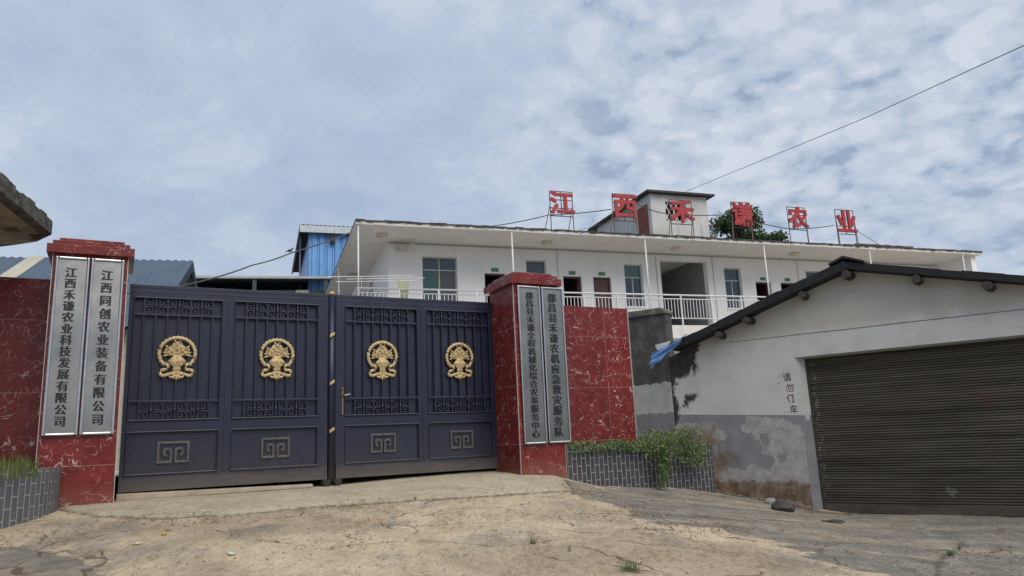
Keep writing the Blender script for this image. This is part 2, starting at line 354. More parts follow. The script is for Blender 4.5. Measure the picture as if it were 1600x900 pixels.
def mk_corr(name, c, period=.28, rough=.45, metal=.3, stripe=None):
    t = NT(name, rough, metal, .5)
    x, y, z = t.xyz()
    k = t.ramp(t.noise(1.2, 5, .6), [(.3, tuple(v * .85 for v in c)), (.7, tuple(v * 1.1 for v in c))])
    st = t.ramp(t.noise(2, 5, .65, 0, t.map((3, .3, .3))), [(.55, 0), (.75, .5)])
    k = t.mix(st, k, tuple(v * .6 for v in c)); t.color(k); return t.m
roof_blue_m = mk_corr('blue_grey_sheet', (.085, .125, .175), rough=.6)
roof_beige_m = mk_corr('beige_translucent_sheet', (.46, .43, .34), metal=0)
blue_wall_m = mk_corr('blue_sheet_cladding', (.13, .30, .58))
pale_fascia_m = simple('pale_fascia', (.46, .52, .56), .6)
shed_dark_m = simple('shed_dark_sheet', (.045, .055, .065), .6, .2)
leaf_m = {}
def mk_leaf(name, a, b, tr=.25):
    t = NT(name, .55, 0, .35)
    info = t.n('ShaderNodeObjectInfo')
    t.color(t.ramp(t.noise(3.5, 4, .6), [(.3, a), (.7, b)]))
    s2 = t.n('ShaderNodeBsdfTranslucent'); t.put(s2.inputs[0], t.ramp(t.noise(3.5, 4, .6), [(.3, a), (.7, b)]))
    mxs = t.n('ShaderNodeMixShader'); mxs.inputs[0].default_value = tr
    t.t.links.new(t.b.outputs[0], mxs.inputs[1]); t.t.links.new(s2.outputs[0], mxs.inputs[2])
    out = [n for n in t.t.nodes if n.type == 'OUTPUT_MATERIAL'][0]; t.t.links.new(mxs.outputs[0], out.inputs[0]); return t.m
leaf_tree = mk_leaf('tree_leaves', (.035, .072, .026), (.095, .155, .060))
leaf_vine = mk_leaf('vine_leaves', (.075, .13, .04), (.22, .31, .12))
leaf_grass = mk_leaf('grass_blades', (.08, .13, .035), (.20, .24, .09))
leaf_dry = mk_leaf('dry_leaves', (.16, .09, .05), (.33, .21, .12), .1)

# ------------------------------------------------------------------ mesh helpers
class MB:
    def __init__(s): s.v = []; s.f = []; s.uv = None
    def add(s, vs, fs):
        o = len(s.v); s.v += [tuple(p) for p in vs]; s.f += [tuple(i + o for i in f) for f in fs]; return s
    def box(s, x0, x1, y0, y1, z0, z1):
        v = [(x, y, z) for z in (z0, z1) for y in (y0, y1) for x in (x0, x1)]
        return s.add(v, [(0, 2, 3, 1), (4, 5, 7, 6), (0, 1, 5, 4), (2, 6, 7, 3), (0, 4, 6, 2), (1, 3, 7, 5)])
    def prism(s, poly, fn0, fn1):           # poly: 2D points; fn(p)->3D for the two ends
        n = len(poly); v = [fn0(p) for p in poly] + [fn1(p) for p in poly]
        return s.add(v, [tuple(range(n))[::-1], tuple(range(n, 2 * n))] + [(i, (i + 1) % n, n + (i + 1) % n, n + i) for i in range(n)])
    def tube(s, pts, r, n=8, cap=True):
        pts = [Vector(p) for p in pts]; rr = r if isinstance(r, (list, tuple)) else [r] * len(pts); rings = []
        for i, p in enumerate(pts):
            d = (pts[min(i + 1, len(pts) - 1)] - pts[max(i - 1, 0)]).normalized()
            a = d.cross(Vector((0, 0, 1)) if abs(d.z) < .95 else Vector((1, 0, 0))).normalized(); b = d.cross(a)
            rings.append([p + (a * math.cos(2 * math.pi * k / n) + b * math.sin(2 * math.pi * k / n)) * rr[i] for k in range(n)])
        v = [q for ring in rings for q in ring]; f = []
        for i in range(len(pts) - 1):
            for k in range(n): f.append((i * n + k, i * n + (k + 1) % n, (i + 1) * n + (k + 1) % n, (i + 1) * n + k))
        if cap: f += [tuple(range(n))[::-1], tuple(range((len(pts) - 1) * n, len(pts) * n))]
        return s.add(v, f)
    def strip(s, pts, w, y0, y1):            # a flat bar following 2D (x,z) points, between y0 and y1, mitred
        n = len(pts); P = [Vector(p) for p in pts]; L_, R_ = [], []
        for i in range(n):
            d0 = (P[i] - P[i - 1]).normalized() if i > 0 else (P[1] - P[0]).normalized()
            d1 = (P[i + 1] - P[i]).normalized() if i < n - 1 else d0
            n0 = Vector((-d0.y, d0.x)); n1 = Vector((-d1.y, d1.x)); mm = (n0 + n1)
            if mm.length < 1e-6: mm = n0
            mm.normalize(); k = w / 2 / max(.4, mm.dot(n0)); L_.append(P[i] + mm * k); R_.append(P[i] - mm * k)
        v = []
        for i in range(n):
            v += [(L_[i].x, y0, L_[i].y), (R_[i].x, y0, R_[i].y), (R_[i].x, y1, R_[i].y), (L_[i].x, y1, L_[i].y)]
        f = []
        for i in range(n - 1):
            for k in range(4): f.append((4 * i + k, 4 * i + (k + 1) % 4, 4 * i + 4 + (k + 1) % 4, 4 * i + 4 + k))
        f += [(3, 2, 1, 0), (4 * n - 4, 4 * n - 3, 4 * n - 2, 4 * n - 1)]
        return s.add(v, f)
    def ball(s, c, r, nu=8, nv=5, sc=(1, 1, 1)):
        v = [(c[0], c[1], c[2] + r * sc[2])]
        for j in range(1, nv):
            t = math.pi * j / nv
            for i in range(nu):
                p = 2 * math.pi * i / nu; v.append((c[0] + r * sc[0] * math.sin(t) * math.cos(p), c[1] + r * sc[1] * math.sin(t) * math.sin(p), c[2] + r * sc[2] * math.cos(t)))
        v.append((c[0], c[1], c[2] - r * sc[2])); f = []
        for i in range(nu):
            f.append((0, 1 + i, 1 + (i + 1) % nu)); b = 1 + (nv - 2) * nu; f.append((b + (i + 1) % nu, b + i, len(v) - 1))
            for j in range(nv - 2):
                a = 1 + j * nu; f.append((a + i, a + nu + i, a + nu + (i + 1) % nu, a + (i + 1) % nu))
        return s.add(v, f)
    def lathe(s, prof, c, n=16, sy=1.0):
        v = []; f = []
        for r, z in prof:
            for k in range(n):
                a = 2 * math.pi * k / n; v.append((c[0] + r * math.cos(a), c[1] + r * sy * math.sin(a), c[2] + z))
        for i in range(len(prof) - 1):
            for k in range(n): f.append((i * n + k, i * n + (k + 1) % n, (i + 1) * n + (k + 1) % n, (i + 1) * n + k))
        f += [tuple(range(n))[::-1], tuple(range((len(prof) - 1) * n, len(prof) * n))]
        return s.add(v, f)
    def build(s, name, mat, parent=None, smooth=False, bevel=0, label=None):
        me = bpy.data.meshes.new(name); me.from_pydata(s.v, [], s.f); me.materials.append(mat)
        if s.uv:
            uvl = me.uv_layers.new(name='UVMap')
            for p in me.polygons:
                for li in p.loop_indices: uvl.data[li].uv = s.uv[me.loops[li].vertex_index]
        me.update()
        if smooth:
            for p in me.polygons: p.use_smooth = True
        o = bpy.data.objects.new(name, me); COL.objects.link(o)
        if parent: o.parent = parent
        if bevel:
            b = o.modifiers.new('bevel', 'BEVEL'); b.width = bevel; b.segments = 2; b.limit_method = 'ANGLE'
        if label: o['label'] = label
        return o
def tag(o, label, cat, group=None, kind=None):
    o['label'] = label; o['category'] = cat
    if group: o['group'] = group
    if kind: o['kind'] = kind
    return o
def empty(name, loc, az=90, label=None, cat=None, group=None):
    """az: compass bearing of the thing's own x axis, from +Y towards +X"""
    o = bpy.data.objects.new(name, None); COL.objects.link(o); o.location = loc; o.rotation_euler = (0, 0, R(90 - az))
    o.empty_display_size = .2
    if label: tag(o, label, cat, group)
    return o
def struct(o): o['kind'] = 'structure'; return o

bfont_cache = {}
def glyph(ch, w, h, thick=0.0, shifts=((0, 0),)):
    """one character as vertices/faces in the XZ plane, centred, em box w by h; shifted copies give the stroke weight"""
    key = (ch, thick > 0)
    if key not in bfont_cache:
        cu = bpy.data.curves.new('glyph', 'FONT'); cu.body = ch; cu.size = 1; cu.resolution_u = 3
        if thick > 0: cu.extrude = .5
        ob = bpy.data.objects.new('glyph', cu); COL.objects.link(ob)
        bpy.context.view_layer.update()
        me = bpy.data.meshes.new_from_object(ob.evaluated_get(bpy.context.evaluated_depsgraph_get()))
        vv = [tuple(v.co) for v in me.vertices]; ff = [tuple(p.vertices) for p in me.polygons]
        bpy.data.objects.remove(ob); bpy.data.meshes.remove(me)
        xs = [v[0] for v in vv]; ys = [v[1] for v in vv]
        bfont_cache[key] = (vv, ff, (min(xs), max(xs), min(ys), max(ys)))
    vv, ff, (x0, x1, y0, y1) = bfont_cache[key]
    cx, cy = (x0 + x1) / 2, (y0 + y1) / 2
    V, Fc = [], []
    for i, (sx, sz) in enumerate(shifts):
        o = len(V)
        V += [((x - cx + sx) * w, -z * thick * (1 + .05 * i) - (0 if thick else i * .0003), (y - cy + sz) * h) for x, y, z in vv]
        Fc += [tuple(k + o for k in f) for f in ff]
    return V, Fc
SONG = [(-.058, 0), (-.03, .012), (0, -.008), (.03, .008), (.058, 0)]       # heavy uprights, light horizontals
HEI = [(a * .028, b * .026) for a in (-1, 0, 1) for b in (-1, 0, 1)]
def text_column(name, s, x, y, ztop, zbot, w, h, mat, parent, label=None):
    mb = MB(); n = len(s)
    for i, ch in enumerate(s):
        V, Fc = glyph(ch, w, h, 0, SONG); z = ztop - (ztop - zbot) * (i + .5) / n
        mb.add([(a + x, b + y, c + z) for a, b, c in V], Fc)
    return mb.build(name, mat, parent, label=label)

# ------------------------------------------------------------------ terrain
AZG = 61.6; PG = (-5.655, 10.624)
def GP(s, d):
    a = R(AZG); return (PG[0] + s * math.sin(a) - d * math.cos(a), PG[1] + s * math.cos(a) + d * math.sin(a))
ctrl = [GP(s, .1) + ((.965 if s < 3.5 else 1.01) if s < 7 else .93,) for s in (-4, -2, 0, 1.5, 3, 4.5, 6, 7.5, 9)]
for s in (-2, 0, 2, 4, 6, 8): ctrl += [GP(s, 6) + (1.15,), GP(s, 14) + (1.2,)]
ctrl += [GP(-.65, -.95) + (.99,), GP(0, -.95) + (.99,), GP(3, -1.2) + (.95,), GP(6, -.95) + (.965,), GP(6.85, -.95) + (.90,),
 GP(-1.3, -2.25) + (.86,), GP(3, -2.7) + (.80,), GP(1.2, -2.6) + (.82,), GP(4.8, -2.3) + (.80,),
 GP(7.2, -1.2) + (.71,), GP(8.3, -1.5) + (.56,),
 (3.45, 13.6, .44), (3.89, 15.1, .40), (5.2, 14.1, .16), (5.44, 13.95, .05), (6.8, 13.0, .03), (8.2, 11.9, .0), (10, 10.5, -.05),
 (0, 0, 0), (-5, 0, .1), (5, 0, -.1), (-6, 5, .42), (0, 5, .42), (5, 5, .0), (2.5, 9.5, .47), (9, 6, -.2), (-9, 8, .8), (5, 9, .12), (2, 6, .33), (-3, 7, .66), (12, 14, 0), (-12, 4, .5),
 (-20, 20, 1.2), (20, 30, 1.2), (-30, -20, -.5), (30, -20, -1), (0, 60, 1.2), (-40, 40, 1.2), (40, 0, -.8), (0, -30, -.8)]
CT = np.array(ctrl)
def _U(r2): return np.where(r2 > 1e-12, r2 * np.log(np.maximum(r2, 1e-12)), 0)
_n = len(CT); _K = _U(((CT[:, None, :2] - CT[None, :, :2]) ** 2).sum(-1)) + np.eye(_n) * .3
_P = np.c_[np.ones(_n), CT[:, :2]]
_W = np.linalg.solve(np.block([[_K, _P], [_P.T, np.zeros((3, 3))]]), np.r_[CT[:, 2], np.zeros(3)])
def H(x, y):
    x = np.atleast_1d(np.asarray(x, float)); y = np.atleast_1d(np.asarray(y, float))
    cx = np.clip(x, -40, 40); cy = np.clip(y, -30, 60); out = np.zeros(x.shape) + _W[-3] + _W[-2] * cx + _W[-1] * cy
    for i, (a, b, c) in enumerate(CT): out += _W[i] * _U((cx - a) ** 2 + (cy - b) ** 2)
    return out
def h1(x, y): return float(H(x, y)[0])

def dist_poly(X, Y, pts):
    D = np.full(X.shape, 1e9)
    for (a, b), (c, d) in zip(pts[:-1], pts[1:]):
        vx, vy = c - a, d - b; t = np.clip(((X - a) * vx + (Y - b) * vy) / (vx * vx + vy * vy), 0, 1)
        D = np.minimum(D, np.hypot(X - a - t * vx, Y - b - t * vy))
    return D
def inside(X, Y, poly):
    ins = np.zeros(X.shape, bool); n = len(poly)
    for i in range(n):
        (a, b), (c, d) = poly[i], poly[(i + 1) % n]
        cond = ((b > Y) != (d > Y)) & (X < (c - a) * (Y - b) / (d - b + 1e-12) + a); ins ^= cond
    return ins
def sdist(X, Y, poly):
    D = dist_poly(X, Y, poly + [poly[0]]); return np.where(inside(X, Y, poly), -D, D)
def smooth01(v): v = np.clip(v, 0, 1); return v * v * (3 - 2 * v)
APRON_EDGE = [(-5.9, 9.6), (-5.45, 9.18), (-4.97, 8.9), (-4.24, 8.82), (-3.42, 9.2), (-2.7, 9.75), (-1.82, 10.1), (-.92, 10.6), (.28, 11.37), (.81, 11.85), (.75, 12.9)]
APRON = APRON_EDGE + [GP(6.3, .3), GP(-.3, .3)]
GREY_ROAD = [(.55, 11.7), (1.31, 10.85), (1.40, 9.9), (1.53, 9.0), (2.1, 9.0), (2.46, 8.6), (2.9, 7.7), (3.25, 7.0), (3.3, 4), (3.3, -30), (40, -30), (40, 13), (9, 12), (5.3, 14.2), (3.6, 15), (2.6, 13.9), (.8, 12.9)]
LEFT_SLAB = [(-14, 7.3), (-5.1, 7.50), (-4.49, 7.34), (-3.9, 6.9), (-3.55, 6.4), (-3.2, 3), (-14, 3)]
CRACK1 = [(5.5, 9.75), (5.31, 9.41), (4.75, 8.7), (4.3, 8.1), (3.75, 7.15), (3.2, 6)]
JOINT = [(6.3, 12.3), (5.62, 10.79), (4.16, 7.29), (3.6, 6)]
CRACKS = [(-2.2, 8.9), (-1.2, 8.6), (-.3, 8.9), (.6, 8.4), (1.6, 8.3), (2.5, 7.4), (3.2, 7.1)]

def ground():
    gx = np.r_[-320, -120, -60, -30, -18, -12, np.arange(-8.4, 9.6, .035), 12, 18, 30, 60, 120, 320]
    gy = np.r_[-320, -120, -50, -20, -8, 0, 3, np.arange(5.0, 16.2, .035), 18, 22, 28, 36, 50, 80, 160, 420]
    X, Y = np.meshgrid(gx, gy); sh = X.shape; Z = H(X.ravel(), Y.ravel()).reshape(sh)
    da = sdist(X, Y, APRON); dg = sdist(X, Y, GREY_ROAD); dl = sdist(X, Y, LEFT_SLAB)
    # low-frequency pseudo noise
    def nz(fx, fy, p): return np.sin(X * fx + p + 1.7 * np.sin(Y * fy * .7 + p)) * np.sin(Y * fy + 2 * p + 1.3 * np.sin(X * fx * .6))
    rough = .6 * nz(3.1, 2.7, .3) + .4 * nz(7.3, 8.1, 1.9) + .3 * nz(15, 17, 4.)
    fine = (np.abs(X) < 9.5) & (Y > 4.9) & (Y < 16.3)
    Z += np.where(fine, .004 * rough + .002 * nz(41, 37, 2.) , 0)
    # apron sits 3 cm proud of the earth
    Z += np.where(fine, .035 * smooth01(-da / .07), 0)
    Z += np.where(fine, .03 * smooth01(-dl / .12), 0)
    groove = np.minimum(dist_poly(X, Y, CRACK1) + .01 * rough, dist_poly(X, Y, CRACKS) + .03 * rough + .02)
    Z -= np.where(fine, .015 * np.exp(-(groove / .03) ** 2), 0)
    earth = smooth01(.5 + (dg + .25 * rough) / .9) * smooth01(.5 + (dl + .12 * rough) / .35)
    earth = np.where(da < 0, 0, earth)
    apr = smooth01(-da / .05 + .5)
    line = np.exp(-((np.abs(da) + .01 * rough) / .035) ** 2) * (X > -5.8)
    line = np.maximum(line, np.exp(-(groove / .035) ** 2))
    jt = np.exp(-(dist_poly(X, Y, JOINT) / .06) ** 2)
    nv = X.size; mb_v = np.c_[X.ravel(), Y.ravel(), Z.ravel()]
    I = np.arange(nv).reshape(sh); F = np.stack([I[:-1, :-1], I[:-1, 1:], I[1:, 1:], I[1:, :-1]], -1).reshape(-1, 4)
    me = bpy.data.meshes.new('ground'); me.vertices.add(nv); me.vertices.foreach_set('co', mb_v.ravel())
    me.loops.add(F.size); me.loops.foreach_set('vertex_index', F.ravel()); me.polygons.add(len(F))
    me.polygons.foreach_set('loop_start', np.arange(0, F.size, 4)); me.polygons.foreach_set('loop_total', np.full(len(F), 4))
    me.polygons.foreach_set('use_smooth', np.ones(len(F), bool)); me.update(calc_edges=True)
    for nm, a in (('mask', np.stack([earth, apr, line, jt], -1)),):
        ca = me.color_attributes.new(nm, 'FLOAT_COLOR', 'POINT'); ca.data.foreach_set('color', a.reshape(-1, 4).astype(np.float32).ravel())
    t = NT('earth_and_concrete_ground', .95, 0, .2)
    at = t.n('ShaderNodeAttribute', attribute_name='mask'); s3 = t.n('ShaderNodeSeparateColor'); t.t.links.new(at.outputs['Color'], s3.inputs[0])
    E_, A_, L_ = s3.outputs; J_ = at.outputs['Alpha']
    sand = t.ramp(t.noise(1.4, 6, .62), [(.28, (.43, .325, .205)), (.5, (.56, .445, .30)), (.75, (.66, .55, .40))])
    grit = t.ramp(t.noise(28, 5, .75), [(.34, (.15, .11, .075)), (.42, (.43, .36, .255)), (.6, (.56, .48, .35)), (.75, (.70, .63, .49))])
    sand = t.mix(.55, sand, grit)
    # streaks dragged by tyres, running towards the gate
    stv = t.map((1.0, .16, 1), (0, 0, 0), (0, 0, R(-28)))
    st = t.ramp(t.noise(2.6, 6, .65, .3, stv), [(.44, 0), (.62, 1)])
    conc = t.ramp(t.noise(3.2, 7, .7), [(.25, (.15, .14, .122)), (.5, (.255, .235, .20)), (.75, (.38, .345, .285))])
    cg = t.ramp(t.noise(36, 4, .7), [(.3, .6), (.6, 1.0), (.8, 1.25)])
    conc = t.mix(.6, conc, t.mix(1, conc, cg, 'MULTIPLY'))
    stc = t.ramp(t.noise(1.5, 6, .65, .4, t.map((.22, 1.0, 1), (2, 3, 0), (0, 0, R(28)))), [(.50, 0), (.66, 1)])
    conc = t.mix(t.math('MULTIPLY', stc, .5), conc, sand)
    dkp = t.ramp(t.noise(.9, 6, .68, .5, t.map((.5, 1.2, 1), (6, 9, 0), (0, 0, R(28)))), [(.50, 0), (.62, .55)]); conc = t.mix(dkp, conc, (.10, .098, .092))
    # where earth wears thin the concrete shows
    thin = t.ramp(t.noise(1.1, 6, .66, .3, t.map((1, .5, 1), (7, 1, 0), (0, 0, R(-28)))), [(.53, 0), (.62, .7)])
    earthc = t.mix(t.math('MULTIPLY', st, .35), sand, (.43, .36, .27))
    earthc = t.mix(thin, earthc, t.mix(.55, conc, (.33, .31, .27)))
    big_ = t.ramp(t.noise(.55, 5, .6, .4, t.map((1, 1, 1), (11, 3, 0))), [(.42, .84), (.58, 1.15)]); earthc = t.mix(1, earthc, big_, 'MULTIPLY')
    edge = t.math('ADD', E_, t.math('MULTIPLY', t.math('SUBTRACT', t.noise(4, 8, .75), .5), 1.5))
    # leaf mould gathered in broken drifts
    drift = t.math('MULTIPLY', t.ramp(t.noise(2.0, 7, .72, .3, t.map((1, .45, 1), (3, 6, 0), (0, 0, R(50)))), [(.50, 0), (.60, 1)]), t.ramp(t.noise(26, 5, .75), [(.44, 0), (.56, 1)]))
    earthc = t.mix(t.math('MULTIPLY', drift, .55), earthc, (.17, .105, .06))
    c = t.mix(t.ramp(edge, [(.42, 0), (.54, 1)]), conc, earthc)
    apc = t.ramp(t.noise(1.8, 6, .65), [(.25, (.36, .31, .22)), (.5, (.47, .42, .31)), (.8, (.55, .50, .39))])
    apc = t.mix(t.ramp(t.noise(3, 6, .7, 0, t.map((1, 1, 1), (4, 4, 4))), [(.55, 0), (.72, .7)]), apc, sand)
    c = t.mix(A_, c, apc)
    deb = t.math('MULTIPLY', L_, t.ramp(t.noise(13, 5, .7), [(.38, .15), (.55, 1)]))
    c = t.mix(t.math('MULTIPLY', deb, .8), c, (.065, .045, .03))
    c = t.mix(t.math('MULTIPLY', J_, .35), c, (.34, .32, .28))
    # hairline cracks of the worn slab, broken off where earth fills them
    ckv = t.warp(1.6, .55); ck_ = t.math('LESS_THAN', t.voro(.62, 'DISTANCE_TO_EDGE', ckv), t.math('MULTIPLY', t.noise(9, 3), .016))
    ck_ = t.math('MULTIPLY', ck_, t.ramp(t.noise(1.7, 3, .6, 0, t.map((1, 1, 1), (2, 2, 8))), [(.46, 0), (.52, 1)]))
    c = t.mix(t.math('MULTIPLY', t.math('MULTIPLY', ck_, .75), t.math('SUBTRACT', 1.0, t.math('MULTIPLY', A_, .7))), c, (.11, .085, .06))
    scuff = t.ramp(t.noise(16, 7, .8, .2, t.map((1, .35, 1), (5, 5, 0), (0, 0, R(-20)))), [(.36, .72), (.5, 1.0), (.66, 1.22)])
    c = t.mix(.75, c, t.mix(1, c, scuff, 'MULTIPLY'))
    # litter-like dark crumbs worked into the surface
    cr = t.math('MULTIPLY', t.math('GREATER_THAN', t.noise(55, 4, .7), .66), t.ramp(t.noise(2.1, 4, .6, 0, t.map((1, 1, 1), (9, 2, 0))), [(.45, 0), (.6, .7)]))
    c = t.mix(t.math('MULTIPLY', cr, t.math('SUBTRACT', 1.0, A_)), c, (.11, .07, .045))
    # faint wear scratches
    t.color(c); t.bump(t.mix(.5, t.noise(22, 6, .75), t.noise(90, 4, .7)), 1.0, .025)
    me.materials.append(t.m); o = bpy.data.objects.new('ground', me); COL.objects.link(o); struct(o)
    o['label'] = 'sandy earth and worn grey concrete forecourt sloping down to the right'; return o
ground()
yd = MB(); yp = [GP(-12, .4), GP(9.5, .4), GP(30, 3), GP(34, 40), GP(-20, 40)]
yd.v = [(x, y, 1.33) for x, y in yp]; yd.f = [(0, 1, 2, 3, 4)]
struct(yd.build('courtyard_bounce_paving', simple('pale_bounce_concrete', (.50, .47, .41), .9, 0, .12, 1.5)))  # unseen yard paving, added pale to bounce light onto the office soffit

# ------------------------------------------------------------------ gate pillars, walls and plaques
def gp3(s, d, z): x, y = GP(s, d); return (x, y, z)
def pillar(s0, s1, label):
    w = s1 - s0; sc = (s0 + s1) / 2
    e = empty('gate_pillar', gp3(sc, -.45, 1.0), AZG, label, 'pillar', 'marble clad pillars of the gateway')
    h = w / 2
    MB().box(-h, h, -.44, .50, -.35, 3.285).build('shaft', marble, e, bevel=.004)
    c = MB()
    c.box(-h - .08, h + .08, -.52, .58, 3.28, 3.40); c.box(-h - .02, h + .02, -.47, .53, 3.395, 3.46); c.box(-h + .05, h - .05, -.40, .46, 3.455, 3.515)
    c.build('cap', marble, e, bevel=.004)
    st = MB(); 
    for sx in (-1, 1):
        st.box(sx * h - (.012 if sx < 0 else -.002), sx * h + (.012 if sx > 0 else -.002) , -.447, -.425, -.30, 3.28)
    st.build('corner_trim', steel_m if False else simple('pale_corner_trim', (.42, .38, .36), .4, .2), e)
    return e
pillar(-.92, -.05, 'red marble pillar with stepped cap left of the gate, two steel plaques on its front')
pillar(5.97, 6.85, 'red marble pillar with stepped cap right of the gate, carrying two long steel plaques')

def plaque(sc, w, z0, z1, text, x, th, tw, ttop, tbot, label, tilt=0, st=None):
    e = empty('name_plaque', gp3(sc, -.455 - .45, z0), AZG, label, 'plaque', 'steel company name plaques on the pillars')
    h = w / 2; H_ = z1 - z0
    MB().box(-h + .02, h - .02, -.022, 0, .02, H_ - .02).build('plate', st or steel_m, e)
    f = MB(); b = .034
    for (xa, xb, za, zb) in ((-h, -h + b, 0, H_), (h - b, h, 0, H_), (-h + b, h - b, 0, b), (-h + b, h - b, H_ - b, H_)):
        f.box(xa, xb, -.046, .0, za, zb)
    f.build('rim', trim_m, e, bevel=.012)
    text_column('lettering', text, x, -.026, ttop - z0, tbot - z0, tw, th, ink_m, e)
    e.rotation_euler.y = tilt
    return e
plaque(-.695, .395, 1.895, 4.235, '江西禾谦农业科技发展有限公司', -.01, .145, .135, 4.10, 2.00, 'steel plaque on the left pillar, its left one, with fourteen black characters starting 江西禾谦')
plaque(-.285, .395, 1.895, 4.235, '江西同创农业装备有限公司', .0, .155, .140, 4.10, 2.00, 'steel plaque on the left pillar, its right one beside the gate, reading 江西同创农业装备有限公司')
plaque(6.255, .455, 1.50, 4.245, '都昌县禾谦全程机械化综合农事服务中心', .01, .142, .158, 4.14, 1.60, 'long steel plaque on the right pillar nearest the gate, with the longest text ending 服务中心', st=steel_dim_reflect_m)
plaque(6.735, .455, 1.50, 4.245, '都昌县禾谦农机应急救灾服务队', -.01, .178, .180, 4.14, 1.60, 'long steel plaque on the right edge of the right pillar, text ending 服务队', st=steel_dim_reflect_m)

wl = empty('boundary_wall', gp3(-.92, 0, 1.0), AZG, 'red marble clad wall left of the left pillar', 'wall', 'marble clad walls beside the gate')
MB().box(-6.5, .0, -.06, .16, -.5, 3.09).build('marble_cladding', marble_wall, wl)
MB().box(-6.5, .0, -.065, .18, 3.09, 3.10).build('coping', simple('pale_joint', (.35, .3, .28)), wl)
wr = empty('boundary_wall', gp3(7.0, 0, 1.0), AZG, 'red marble clad wall right of the right pillar behind the slate planter', 'wall', 'marble clad walls beside the gate')
MB().box(-.20, 2.03, -.06, .16, -.8, 3.11).build('marble_cladding', marble_wall, wr)
MB().box(2.03, 2.06, -.07, .17, -.8, 3.12).build('edge_trim', simple('grey_render_edge', (.26, .25, .25)), wr)

